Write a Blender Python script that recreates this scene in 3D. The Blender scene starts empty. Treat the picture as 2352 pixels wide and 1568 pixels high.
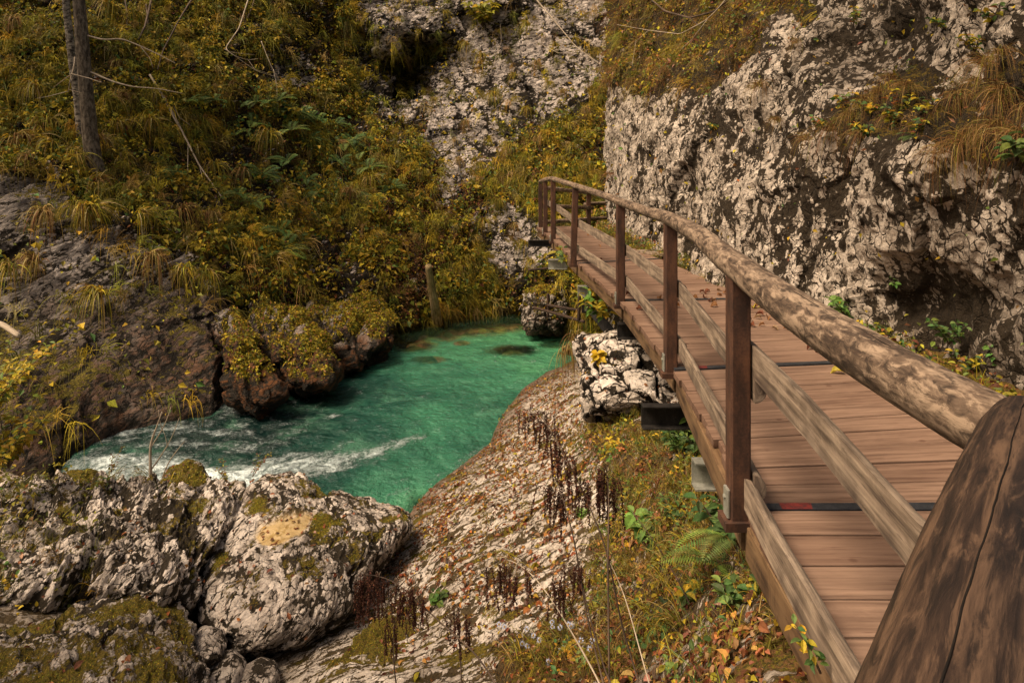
import bpy, bmesh, math, random
import numpy as np
from mathutils import Vector, Matrix

random.seed(7)
RNG = np.random.default_rng(7)
scene = bpy.context.scene
COL = scene.collection

# ---------------------------------------------------------------- camera, sky, sun, exposure
EYE = 1.57                      # eye height above the walkway boards, metres
F, CU, HV = 1568.0, 1176.0, 350.0
cam_d = bpy.data.cameras.new("camera")
cam = bpy.data.objects.new("camera", cam_d)
COL.objects.link(cam)
cam.location = (0, 0, EYE)
cam.rotation_euler = (math.radians(90), 0, 0)
cam_d.sensor_width = 36.0
cam_d.lens = 24.0
cam_d.shift_y = -(784 - HV) / 2352.0
cam_d.clip_start = 0.05
cam_d.clip_end = 500
scene.camera = cam

SUN_EL, SUN_AZ = math.radians(56), math.radians(-112)      # azimuth from +Y, clockwise
world = bpy.data.worlds.new("World")
scene.world = world
world.use_nodes = True
wn = world.node_tree
sky = wn.nodes.new('ShaderNodeTexSky')
sky.sky_type = 'NISHITA'
sky.sun_disc = False
sky.sun_elevation = SUN_EL
sky.sun_rotation = SUN_AZ
sky.air_density = 1.0
sky.dust_density = 6.0
sky.ozone_density = 0.3
bg = wn.nodes['Background']
bg.inputs['Strength'].default_value = 0.056
warm = wn.nodes.new('ShaderNodeMix')          # thin autumn overcast: the sky's blue is mostly veiled
warm.data_type, warm.blend_type = 'RGBA', 'MULTIPLY'
warm.inputs['Factor'].default_value = 1.0
warm.inputs['B'].default_value = (1.0, .83, .63, 1)
wn.links.new(sky.outputs[0], warm.inputs['A'])
wn.links.new(warm.outputs['Result'], bg.inputs['Color'])
sun_d = bpy.data.lights.new("sun", 'SUN')
sun_d.energy = 1.5
sun_d.angle = math.radians(24)
sun_d.color = (1.0, 0.84, 0.64)
sun = bpy.data.objects.new("sun", sun_d)
COL.objects.link(sun)
sdir = Vector((math.sin(SUN_AZ) * math.cos(SUN_EL), math.cos(SUN_AZ) * math.cos(SUN_EL), math.sin(SUN_EL)))
sun.rotation_euler = sdir.to_track_quat('Z', 'Y').to_euler()
sun.location = sdir * 60
scene.view_settings.view_transform = 'Standard'
scene.view_settings.look = 'None'
scene.view_settings.exposure = 1.5
scene.view_settings.gamma = 1.0
scene.render.engine = 'CYCLES'
scene.cycles.max_bounces = 5
scene.cycles.diffuse_bounces = 3
scene.cycles.transparent_max_bounces = 6

# ---------------------------------------------------------------- helpers: points, noise, meshes
WATER = EYE - 4.2


def P(u, v, Y):
    """a point at depth Y on the ray of a photograph position"""
    return np.array([(u - CU) / F * Y, Y, EYE - (v - HV) / F * Y], float)


def PP(u, v, Y):
    u, v, Y = np.broadcast_arrays(np.asarray(u, float), np.asarray(v, float), np.asarray(Y, float))
    return np.stack([(u - CU) / F * Y, Y, EYE - (v - HV) / F * Y], -1)


def onwater(v):
    return 4.2 * F / (np.asarray(v, float) - HV)


def sstep(a, b, x):
    t = np.clip((x - a) / (b - a), 0, 1)
    return t * t * (3 - 2 * t)


def _hash(ix, iy, iz, s):
    h = (ix.astype(np.uint32) * np.uint32(374761393) + iy.astype(np.uint32) * np.uint32(668265263)
         + iz.astype(np.uint32) * np.uint32(2246822519) + np.uint32((s * 3266489917) & 0xffffffff))
    h = (h ^ (h >> np.uint32(13))) * np.uint32(1274126177)
    h = (h ^ (h >> np.uint32(16))) * np.uint32(2654435761)
    return h ^ (h >> np.uint32(15))


def noise(p, seed=0):
    """gradient noise, about -1..1"""
    p = np.asarray(p, np.float32)
    i = np.floor(p).astype(np.int32)
    f = p - i
    w = f * f * f * (f * (f * 6 - 15) + 10)
    out = np.zeros(p.shape[0], np.float32)
    for dx in (0, 1):
        wx = w[:, 0] if dx else 1 - w[:, 0]
        for dy in (0, 1):
            wy = w[:, 1] if dy else 1 - w[:, 1]
            for dz in (0, 1):
                wz = w[:, 2] if dz else 1 - w[:, 2]
                h = _hash(i[:, 0] + dx, i[:, 1] + dy, i[:, 2] + dz, seed)
                gx = (h & np.uint32(1023)).astype(np.float32) / 511.5 - 1
                gy = ((h >> np.uint32(10)) & np.uint32(1023)).astype(np.float32) / 511.5 - 1
                gz = ((h >> np.uint32(20)) & np.uint32(1023)).astype(np.float32) / 511.5 - 1
                out += wx * wy * wz * (gx * (f[:, 0] - dx) + gy * (f[:, 1] - dy) + gz * (f[:, 2] - dz))
    return out * 1.5


def fbm(p, octaves=4, seed=0, gain=0.5, lac=2.03):
    p = np.asarray(p, np.float32)
    a, s, tot = 1.0, np.zeros(p.shape[0], np.float32), 0.0
    for k in range(octaves):
        s += a * noise(p, seed + 17 * k)
        tot += a
        a *= gain
        p = p * lac + 11.3
    return s / tot


def worley(p, seed=0, jit=0.9):
    """F1, F2 and a random value of the nearest cell"""
    p = np.asarray(p, np.float32)
    i = np.floor(p).astype(np.int32)
    f = p - i
    n = p.shape[0]
    f1 = np.full(n, 9, np.float32)
    f2 = np.full(n, 9, np.float32)
    cid = np.zeros(n, np.float32)
    for dx in (-1, 0, 1):
        for dy in (-1, 0, 1):
            for dz in (-1, 0, 1):
                h = _hash(i[:, 0] + dx, i[:, 1] + dy, i[:, 2] + dz, seed)
                ox = dx + .5 + jit * ((h & np.uint32(1023)).astype(np.float32) / 1023 - .5) - f[:, 0]
                oy = dy + .5 + jit * (((h >> np.uint32(10)) & np.uint32(1023)).astype(np.float32) / 1023 - .5) - f[:, 1]
                oz = dz + .5 + jit * (((h >> np.uint32(20)) & np.uint32(1023)).astype(np.float32) / 1023 - .5) - f[:, 2]
                d = np.sqrt(ox * ox + oy * oy + oz * oz)
                near = d < f1
                f2 = np.where(near, f1, np.minimum(f2, d))
                r = (_hash(h.astype(np.int32), h.astype(np.int32), h.astype(np.int32), 5) & np.uint32(1023)).astype(np.float32) / 1023
                cid = np.where(near, r, cid)
                f1 = np.where(near, d, f1)
    return f1, f2, cid


def facets(p, seed=0, jit=.95):
    """chiselled blocks: gap to the next block, a random value and the block's own tilted plane"""
    p = np.asarray(p, np.float32)
    i = np.floor(p).astype(np.int32)
    f = p - i
    n = p.shape[0]
    f1 = np.full(n, 9, np.float32); f2 = np.full(n, 9, np.float32)
    cid = np.zeros(n, np.float32); pl = np.zeros(n, np.float32)
    k10 = np.uint32(1023)
    for dx in (-1, 0, 1):
        for dy in (-1, 0, 1):
            for dz in (-1, 0, 1):
                h = _hash(i[:, 0] + dx, i[:, 1] + dy, i[:, 2] + dz, seed)
                ox = dx + .5 + jit * ((h & k10).astype(np.float32) / 1023 - .5) - f[:, 0]
                oy = dy + .5 + jit * (((h >> np.uint32(10)) & k10).astype(np.float32) / 1023 - .5) - f[:, 1]
                oz = dz + .5 + jit * (((h >> np.uint32(20)) & k10).astype(np.float32) / 1023 - .5) - f[:, 2]
                d = np.sqrt(ox * ox + oy * oy + oz * oz)
                near = d < f1
                f2 = np.where(near, f1, np.minimum(f2, d))
                h2 = h * np.uint32(2654435761) ^ (h >> np.uint32(7))
                tx = (h2 & k10).astype(np.float32) / 511.5 - 1
                ty = ((h2 >> np.uint32(10)) & k10).astype(np.float32) / 511.5 - 1
                tz = ((h2 >> np.uint32(20)) & k10).astype(np.float32) / 511.5 - 1
                pl = np.where(near, ox * tx + oy * ty + oz * tz, pl)
                cid = np.where(near, (h2 >> np.uint32(22)).astype(np.float32) / 1023, cid)
                f1 = np.where(near, d, f1)
    return f2 - f1, cid, pl


def crag(p, size, seed, octs=3, nrm=None, k=1.0, along=None, ka=1.0, warp=.35, gain=.5):
    """broken rock: blocks in blocks, flattened along nrm and drawn out along 'along' -> height about -1..1, cracks 0..1, tint"""
    q = np.asarray(p, float)
    if nrm is not None: q = q + (k - 1) * (q @ nrm)[:, None] * nrm
    if along is not None: q = q + (ka - 1) * (q @ along)[:, None] * along
    q = q / size
    q = q + warp * np.stack([fbm(q * .9, 3, seed + 1), fbm(q * .9, 3, seed + 2), fbm(q * .9, 3, seed + 3)], -1)
    h = np.zeros(len(q)); gap = np.zeros(len(q)); tint = np.zeros(len(q)); a = 1.0
    keep = sstep(-.25, .25, fbm(q * .7 + 4, 3, seed + 5))
    for o in range(octs):
        e, c, pl = facets(q * 2.15 ** o + 3.7 * o, seed + 10 * o)
        h += a * (.85 * pl + .75 * (c - .5))
        gap = np.maximum(gap, (a ** .35) * sstep(.17, .02, e) * (keep if o == 0 else 1) * (c > .22))
        tint += a * (c - .5)
        a *= gain
    return h, gap, tint


def ridge(p, octaves=4, seed=0, gain=.55):
    """creased noise, about -1..1, continuous"""
    p = np.asarray(p, np.float32)
    a, s, tot = 1.0, np.zeros(p.shape[0], np.float32), 0.0
    for k in range(octaves):
        s += a * (1 - 3.2 * np.abs(noise(p, seed + 13 * k)))
        tot += a
        a *= gain
        p = p * 2.1 + 7.7
    return s / tot


def make_mesh(name, verts, faces, smooth=True, attrs=None):
    """faces: int array (n,3) or (n,4), or a list of such arrays; attrs: name -> point values (n,) (n,3) (n,4)"""
    if not isinstance(faces, list):
        faces = [faces]
    faces = [np.asarray(f, np.int32) for f in faces if len(f)]
    me = bpy.data.meshes.new(name)
    verts = np.asarray(verts, np.float32)
    me.vertices.add(len(verts))
    me.vertices.foreach_set('co', verts.ravel())
    idx = np.concatenate([f.ravel() for f in faces])
    sizes = np.concatenate([np.full(len(f), f.shape[1], np.int32) for f in faces])
    starts = np.concatenate([[0], np.cumsum(sizes)[:-1]]).astype(np.int32)
    me.loops.add(len(idx))
    me.loops.foreach_set('vertex_index', idx)
    me.polygons.add(len(sizes))
    me.polygons.foreach_set('loop_start', starts)
    me.polygons.foreach_set('use_smooth', np.full(len(sizes), smooth))
    me.update(calc_edges=True)
    for k, a in (attrs or {}).items():
        a = np.asarray(a, np.float32)
        if a.ndim == 1:
            me.attributes.new(k, 'FLOAT', 'POINT').data.foreach_set('value', a)
        elif a.shape[1] == 3:
            me.attributes.new(k, 'FLOAT_VECTOR', 'POINT').data.foreach_set('vector', a.ravel())
        else:
            me.attributes.new(k, 'FLOAT_COLOR', 'POINT').data.foreach_set('color', a.ravel())
    return me


def obj(name, me, mat=None, parent=None, label=None, cat=None, group=None, kind=None, loc=None):
    o = bpy.data.objects.new(name, me)
    COL.objects.link(o)
    if mat is not None and me is not None and not me.materials:
        me.materials.append(mat)
    if parent is not None:
        o.parent = parent
    if loc is not None:
        o.location = loc
    tag(o, label, cat, group, kind)
    return o


def tag(o, label=None, cat=None, group=None, kind=None):
    if label: o['label'] = label
    if cat: o['category'] = cat
    if group: o['group'] = group
    if kind: o['kind'] = kind
    return o


class MB:
    """collects pieces with point attributes into one mesh"""
    def __init__(self):
        self.v, self.f3, self.f4, self.n, self.at = [], [], [], 0, {}

    def add(self, v, f3=None, f4=None, **at):
        v = np.asarray(v, np.float32)
        self.v.append(v)
        if f3 is not None and len(f3): self.f3.append(np.asarray(f3, np.int32) + self.n)
        if f4 is not None and len(f4): self.f4.append(np.asarray(f4, np.int32) + self.n)
        for k, a in at.items():
            a = np.asarray(a, np.float32)
            self.at.setdefault(k, []).append(a)
        self.n += len(v)

    def mesh(self, name, smooth=True):
        fs = []
        if self.f3: fs.append(np.concatenate(self.f3))
        if self.f4: fs.append(np.concatenate(self.f4))
        return make_mesh(name, np.concatenate(self.v), fs, smooth, {k: np.concatenate(a) for k, a in self.at.items()})


def grid_faces(nv, nu, mask=None):
    a = np.arange(nv * nu).reshape(nv, nu)
    q = np.stack([a[1:, :-1], a[1:, 1:], a[:-1, 1:], a[:-1, :-1]], -1).reshape(-1, 4)
    if mask is not None:
        m = mask.reshape(nv, nu)
        k = (m[1:, :-1] & m[1:, 1:] & m[:-1, 1:] & m[:-1, :-1]).ravel()
        q = q[k]
    return q


def grid_normals(p, toward=(0, 0, EYE)):
    du = np.gradient(p, axis=1)
    dv = np.gradient(p, axis=0)
    n = np.cross(du, dv)
    n /= np.linalg.norm(n, axis=-1, keepdims=True) + 1e-9
    flip = np.einsum('ijk,ijk->ij', n, np.asarray(toward) - p) < 0
    n[flip] *= -1
    return n


def inpoly(u, v, poly):
    poly = np.asarray(poly, float)
    inside = np.zeros(u.shape, bool)
    x0, y0 = poly[-1]
    for x1, y1 in poly:
        c = ((y1 > v) != (y0 > v)) & (u < (x0 - x1) * (v - y1) / (y0 - y1 + 1e-12) + x1)
        inside ^= c
        x0, y0 = x1, y1
    return inside


def tps(ctrl, reg=1e-3):
    """smooth depth through control points (u, v, Y): a thin-plate spline on 1/Y, exact for planes"""
    c = np.asarray(ctrl, float)
    x = c[:, :2] / 1000.0
    w = 1.0 / c[:, 2]
    n = len(x)
    d = np.linalg.norm(x[:, None] - x[None], axis=-1)
    K = np.where(d > 0, d * d * np.log(d + 1e-12), 0) + reg * np.eye(n)
    Q = np.concatenate([np.ones((n, 1)), x], 1)
    A = np.zeros((n + 3, n + 3))
    A[:n, :n], A[:n, n:], A[n:, :n] = K, Q, Q.T
    s = np.linalg.solve(A, np.concatenate([w, np.zeros(3)]))

    def ev(u, v):
        sh = np.broadcast(u, v).shape
        q = np.stack(np.broadcast_arrays(u, v), -1).reshape(-1, 2) / 1000.0
        out = np.empty(len(q))
        for k in range(0, len(q), 20000):
            qq = q[k:k + 20000]
            dd = np.linalg.norm(qq[:, None] - x[None], axis=-1)
            out[k:k + 20000] = np.where(dd > 0, dd * dd * np.log(dd + 1e-12), 0) @ s[:n] + s[n] + qq @ s[n + 1:]
        return 1.0 / np.clip(out, 1 / 45.0, 1 / 0.8).reshape(sh)
    return ev


def spaced(*segs):
    """(start, stop, step) runs joined into one increasing list"""
    out = []
    for a, b, st in segs:
        out.append(np.arange(a, b, st))
    return np.concatenate(out)


def strata(p, nrm, lam, seed, warp=0.5, sharp=0.8):
    """stepped bedding: -> height 0..1 and the position inside a bed"""
    t = (p @ np.asarray(nrm, np.float32)) / lam
    t = t + warp * fbm(p / (lam * 5), 3, seed)
    k = np.floor(t)
    f = t - k
    amp = 0.45 + 0.55 * ((_hash(k.astype(np.int32), k.astype(np.int32) * 0, k.astype(np.int32) * 0, seed) & np.uint32(255)).astype(np.float32) / 255)
    h = np.where(f < sharp, f / sharp, (1 - f) / (1 - sharp))
    return h * amp, f


# ---------------------------------------------------------------- materials
def new_mat(name):
    m = bpy.data.materials.new(name)
    m.use_nodes = True
    nt = m.node_tree
    return m, nt, nt.nodes['Principled BSDF']


class N:
    """short-hand for building node trees"""
    def __init__(self, nt):
        self.nt = nt

    def node(self, t, **kw):
        n = self.nt.nodes.new(t)
        for k, v in kw.items():
            setattr(n, k, v)
        return n

    def link(self, a, b):
        self.nt.links.new(a, b)

    def put(self, sock, val):
        if isinstance(val, bpy.types.NodeSocket):
            self.nt.links.new(val, sock)
        else:
            sock.default_value = val

    def attr(self, name, out='Fac'):
        n = self.node('ShaderNodeAttribute', attribute_name=name)
        return n.outputs[out]

    def coord(self):
        return self.node('ShaderNodeTexCoord').outputs['Object']

    def scale(self, vec, s):
        n = self.node('ShaderNodeVectorMath', operation='MULTIPLY')
        self.put(n.inputs[0], vec)
        n.inputs[1].default_value = s
        return n.outputs[0]

    def noise(self, vec, scale, detail=4, rough=0.55, dist=0.0):
        n = self.node('ShaderNodeTexNoise')
        self.put(n.inputs['Vector'], vec)
        n.inputs['Scale'].default_value = scale
        n.inputs['Detail'].default_value = detail
        n.inputs['Roughness'].default_value = rough
        n.inputs['Distortion'].default_value = dist
        return n.outputs['Fac']

    def voro(self, vec, scale, feature='F1', out='Distance'):
        n = self.node('ShaderNodeTexVoronoi', feature=feature)
        self.put(n.inputs['Vector'], vec)
        n.inputs['Scale'].default_value = scale
        return n.outputs[out]

    def math(self, op, a, b=0.0, c=None, clamp=False):
        n = self.node('ShaderNodeMath', operation=op, use_clamp=clamp)
        self.put(n.inputs[0], a)
        self.put(n.inputs[1], b)
        if c is not None: self.put(n.inputs[2], c)
        return n.outputs[0]

    def ramp(self, fac, stops, interp='LINEAR'):
        n = self.node('ShaderNodeValToRGB')
        cr = n.color_ramp
        cr.interpolation = interp
        while len(cr.elements) < len(stops): cr.elements.new(0.5)
        for e, (p, c) in zip(cr.elements, stops):
            e.position = p
            e.color = (*c, 1) if not np.isscalar(c) else (c, c, c, 1)
        self.put(n.inputs['Fac'], fac)
        return n.outputs['Color']

    def step(self, x, a, b):
        n = self.node('ShaderNodeMapRange', interpolation_type='SMOOTHSTEP')
        self.put(n.inputs['Value'], x)
        n.inputs['From Min'].default_value = a
        n.inputs['From Max'].default_value = b
        return n.outputs['Result']

    def mix(self, fac, a, b, blend='MIX'):
        n = self.node('ShaderNodeMix', data_type='RGBA', blend_type=blend)
        self.put(n.inputs['Factor'], fac)
        for s, v in ((n.inputs['A'], a), (n.inputs['B'], b)):
            if isinstance(v, bpy.types.NodeSocket): self.link(v, s)
            else: s.default_value = (*v, 1)
        return n.outputs['Result']

    def bump(self, h, dist, strength=1.0, normal=None):
        n = self.node('ShaderNodeBump')
        self.put(n.inputs['Height'], h)
        n.inputs['Distance'].default_value = dist
        n.inputs['Strength'].default_value = strength
        if normal is not None: self.link(normal, n.inputs['Normal'])
        return n.outputs['Normal']


def rock_mat(name, light, mid, dark, crev=(.018, .013, .008), mossa=(.040, .034, .005), mossb=(.26, .20, .018),
             wetc=(.13, .05, .015), fine=34.0, bump=.02, chip=4.0, beds=None, k=1.0, along=None, ka=1.0, thr=(.30, .46), warp=.35, gapn=1.0, big=.55):
    """broken limestone: chips of stone with gaps darkened for soil and painted-in shade, drawn out along the bedding, moss and litter where the attributes ask for it"""
    m, nt, b = new_mat(name)
    g = N(nt)
    co = g.coord()

    def stretch(vec, nrm, kk):
        dt = g.node('ShaderNodeVectorMath', operation='DOT_PRODUCT')
        g.link(vec, dt.inputs[0]); dt.inputs[1].default_value = nrm
        sc = g.node('ShaderNodeVectorMath', operation='SCALE')
        sc.inputs[0].default_value = nrm
        g.link(g.math('MULTIPLY', dt.outputs['Value'], kk - 1), sc.inputs['Scale'])
        ad = g.node('ShaderNodeVectorMath', operation='ADD')
        g.link(vec, ad.inputs[0]); g.link(sc.outputs[0], ad.inputs[1])
        return ad.outputs[0]
    v = co
    if beds is not None: v = stretch(v, beds, k)
    if along is not None: v = stretch(v, along, ka)
    wn_ = g.node('ShaderNodeTexNoise')
    g.link(v, wn_.inputs['Vector']); wn_.inputs['Scale'].default_value = chip * .8; wn_.inputs['Detail'].default_value = 5
    sb = g.node('ShaderNodeVectorMath', operation='SUBTRACT')
    g.link(wn_.outputs['Color'], sb.inputs[0]); sb.inputs[1].default_value = (.5, .5, .5)
    wsc = g.node('ShaderNodeVectorMath', operation='SCALE')
    g.link(sb.outputs[0], wsc.inputs[0]); wsc.inputs['Scale'].default_value = 2.4 * warp / chip
    wad = g.node('ShaderNodeVectorMath', operation='ADD')
    g.link(v, wad.inputs[0]); g.link(wsc.outputs[0], wad.inputs[1])
    w = wad.outputs[0]

    def cell(scale):
        n = g.node('ShaderNodeTexVoronoi', feature='F1')
        g.link(w, n.inputs['Vector']); n.inputs['Scale'].default_value = scale
        s = g.node('ShaderNodeSeparateColor'); g.link(n.outputs['Color'], s.inputs[0])
        return n.outputs['Distance'], s.outputs[0], s.outputs[1]
    d1, r1, r1b = cell(chip)
    d2, r2, r2b = cell(chip * 2.7)
    nA = g.noise(w, chip * 1.3, 8, .66)
    nB = g.noise(co, .8, 5, .6)
    nC = g.noise(co, fine, 5, .62)
    nD = g.noise(v, chip * .38, 5, .6)
    # height of the broken face
    h = g.math('ADD', g.math('MULTIPLY', r1, .24), g.math('MULTIPLY', r2, .15))
    h = g.math('ADD', h, g.math('MULTIPLY', nA, .95))
    h = g.math('SUBTRACT', h, g.math('ADD', g.math('MULTIPLY', d1, .22), g.math('MULTIPLY', d2, .16)))
    h = g.math('ADD', h, g.math('MULTIPLY', g.math('SUBTRACT', nD, .5), .55))
    nE = g.noise(v, chip * .13, 6, .62, .5)
    h = g.math('ADD', h, g.math('MULTIPLY', g.math('SUBTRACT', nE, .5), big))
    h = g.math('ADD', h, g.math('MULTIPLY', g.math('SUBTRACT', nC, .5), .28))
    ed = g.node('ShaderNodeTexVoronoi', feature='DISTANCE_TO_EDGE')
    g.link(w, ed.inputs['Vector']); ed.inputs['Scale'].default_value = chip * 1.15
    line = g.math('MULTIPLY', g.step(ed.outputs['Distance'], .055, .0), g.step(nD, .40, .56))
    h = g.math('SUBTRACT', h, g.math('MULTIPLY', line, .30))
    hs = g.math('SUBTRACT', h, g.math('MULTIPLY', g.attr('cav'), .42))
    gap = g.math('MULTIPLY', g.step(hs, thr[1], thr[0]), gapn)  # recesses take the dark colour: soil, and shadow painted into the stone
    tonev = g.math('ADD', g.math('MULTIPLY', nB, .40), g.math('ADD', g.math('MULTIPLY', r1b, .22), g.math('ADD', g.math('MULTIPLY', r2b, .16), g.math('MULTIPLY', nC, .34))))
    col = g.ramp(tonev, [(.36, dark), (.50, mid), (.66, light)])
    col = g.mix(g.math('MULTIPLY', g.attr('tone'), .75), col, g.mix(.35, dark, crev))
    col = g.mix(g.math('MULTIPLY', g.step(hs, .62, .92), .5), col, light)
    wet = g.attr('wet')
    col = g.mix(wet, col, g.mix(g.step(nA, .4, .62), crev, wetc))
    col = g.mix(gap, col, crev)
    mv = g.math('ADD', g.attr('moss'), g.math('ADD', g.math('MULTIPLY', g.math('SUBTRACT', nA, .5), -.9),
                                                g.math('MULTIPLY', g.math('SUBTRACT', nC, .5), .8)))
    mf = g.step(mv, .46, .60)
    n4 = g.noise(co, fine * 1.7, 3, .7)
    mc = g.ramp(g.math('ADD', g.math('MULTIPLY', n4, .7), g.math('MULTIPLY', nC, .3)), [(.34, mossa), (.5, tuple(.35 * x + .65 * y for x, y in zip(mossb, mossa))), (.64, mossb)])
    mc = g.mix(g.math('MULTIPLY', g.attr('litter'), g.step(nC, .44, .58)), mc, (.15, .07, .028))
    col = g.mix(mf, col, mc)
    pool = g.attr('pool')
    col = g.mix(g.math('MULTIPLY', pool, .85), col, g.ramp(nA, [(.35, (.30, .19, .06)), (.6, (.52, .37, .16))]))
    g.link(col, b.inputs['Base Color'])
    rough = g.math('SUBTRACT', .92, g.math('ADD', g.math('MULTIPLY', wet, .25), g.math('MULTIPLY', pool, .6)))
    g.link(rough, b.inputs['Roughness'])
    b.inputs['Specular IOR Level'].default_value = .25
    hb = g.math('ADD', g.math('MINIMUM', h, 1.1), g.math('MULTIPLY', g.math('MULTIPLY', n4, mf), .35))
    hb = g.math('MULTIPLY', hb, g.math('SUBTRACT', 1, g.math('MULTIPLY', pool, .93)))
    g.link(g.bump(hb, bump * 4.0, 1.0), b.inputs['Normal'])
    return m


def wood_mat(name, light, mid, dark, grain=(1.6, 26, 26), mottle=(5, 7, 7), mot=.5, rough=.75, bump=.004, stain=(.03, .018, .01), knots=0.0):
    m, nt, b = new_mat(name)
    g = N(nt)
    wc = g.attr('wc', 'Vector')
    gr = g.noise(g.scale(wc, grain), 1.0, 6, .6, .3)
    mo = g.noise(g.scale(wc, mottle), 1.0, 7, .68, .6)
    col = g.ramp(gr, [(.33, dark), (.48, mid), (.66, light)])
    col = g.mix(g.math('MULTIPLY', g.step(mo, .50, .64), mot), col, light)
    col = g.mix(g.math('MULTIPLY', g.step(mo, .50, .36), mot), col, dark)
    col = g.mix(g.math('MULTIPLY', g.attr('tone'), .8), col, stain)
    fine = g.noise(g.scale(wc, (grain[0] * 4, grain[1] * 2.5, grain[2] * 2.5)), 1.0, 3, .6)
    col = g.mix(g.math('MULTIPLY', g.step(fine, .42, .30), .6), col, stain)
    if knots:
        kd = g.voro(g.scale(wc, (5.5, 7, 7)), 1.0)
        kr = g.voro(g.scale(wc, (5.5, 7, 7)), 1.0, out='Color')
        sep = g.node('ShaderNodeSeparateColor')
        g.link(kr, sep.inputs[0])
        kf = g.math('MULTIPLY', g.step(kd, .15, .06), g.step(sep.outputs[0], .55, .6))
        col = g.mix(g.math('MULTIPLY', kf, knots), col, stain)
    g.link(col, b.inputs['Base Color'])
    b.inputs['Roughness'].default_value = rough
    b.inputs['Specular IOR Level'].default_value = .3
    hh = g.math('ADD', gr, g.math('MULTIPLY', mo, .6))
    g.link(g.bump(hh, bump, .8), b.inputs['Normal'])
    return m


def metal_mat(name, a, bcol, c, rough=.6, metallic=.3, sc=14):
    m, nt, b = new_mat(name)
    g = N(nt)
    co = g.coord()
    n1 = g.noise(g.scale(co, (1, 1, .35)), sc, 6, .65)
    n2 = g.noise(co, sc * 7, 3, .6)
    col = g.ramp(g.math('ADD', g.math('MULTIPLY', n1, .75), g.math('MULTIPLY', n2, .25)), [(.38, a), (.5, bcol), (.63, c)])
    g.link(col, b.inputs['Base Color'])
    b.inputs['Roughness'].default_value = rough
    b.inputs['Metallic'].default_value = metallic
    g.link(g.bump(n2, .0015, .6), b.inputs['Normal'])
    return m


def leaf_mat(name, trans=.35, rough=.55):
    m, nt, b = new_mat(name)
    g = N(nt)
    c = g.attr('Col', 'Color')
    n = g.noise(g.coord(), 45, 2)
    c2 = g.mix(g.math('MULTIPLY', g.step(n, .45, .7), .35), c, (.05, .03, .01))
    g.link(c2, b.inputs['Base Color'])
    b.inputs['Roughness'].default_value = rough
    b.inputs['Specular IOR Level'].default_value = .2
    tr = g.node('ShaderNodeBsdfTranslucent')
    g.link(c2, tr.inputs['Color'])
    mx = g.node('ShaderNodeMixShader')
    mx.inputs[0].default_value = trans
    g.link(b.outputs[0], mx.inputs[1])
    g.link(tr.outputs[0], mx.inputs[2])
    g.link(mx.outputs[0], nt.nodes['Material Output'].inputs['Surface'])
    return m


def plain_mat(name, a, c, rough=.8, sc=20, bump=.003):
    m, nt, b = new_mat(name)
    g = N(nt)
    n1 = g.noise(g.coord(), sc, 5, .6)
    g.link(g.ramp(n1, [(.35, a), (.65, c)]), b.inputs['Base Color'])
    b.inputs['Roughness'].default_value = rough
    b.inputs['Specular IOR Level'].default_value = .25
    g.link(g.bump(n1, bump, .8), b.inputs['Normal'])
    return m
# ---------------------------------------------------------------- rock and soil materials
def nv3(*x):
    x = np.asarray(x, float)
    return tuple(x / np.linalg.norm(x))


B_NEARROCK = nv3(-.62, -.20, .76)           # beds that rise to the right on the near left rocks
B_LEFTFACE = nv3(-.30, -.25, .92)
B_BACK = nv3(.60, -.15, .78)
SLAB_L = nv3(.90, .42, .10)
SLAB_N = nv3(-.30, .55, -.70)
M_cliff = rock_mat("pale_conglomerate", (.68, .585, .49), (.40, .335, .27), (.16, .125, .095), crev=(.035, .025, .015), chip=9.5, beds=(0, 0, 1), k=.75, thr=(.36, .455), bump=.022, fine=46, big=.95)
M_hill = rock_mat("grey_limestone_and_moss", (.72, .63, .57), (.40, .345, .31), (.13, .11, .095), chip=4.4, beds=B_LEFTFACE, k=2.3, thr=(.33, .42), bump=.035, fine=20)
M_back = M_hill
M_slab = rock_mat("bleached_limestone", (.78, .69, .60), (.54, .46, .385), (.26, .21, .16), crev=(.075, .052, .024), chip=11.5, beds=SLAB_N, k=1.9, along=SLAB_L, ka=.5, thr=(.34, .43), bump=.012, fine=52)
M_bould = rock_mat("weathered_limestone", (.74, .65, .57), (.45, .385, .33), (.16, .13, .105), crev=(.030, .022, .013), chip=8.5, beds=B_NEARROCK, k=2.1, thr=(.335, .425), bump=.014, fine=46)
M_block = rock_mat("white_blocky_limestone", (.78, .69, .61), (.52, .45, .38), (.2, .165, .135), chip=7.0, thr=(.32, .41), bump=.014, fine=46)

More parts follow.
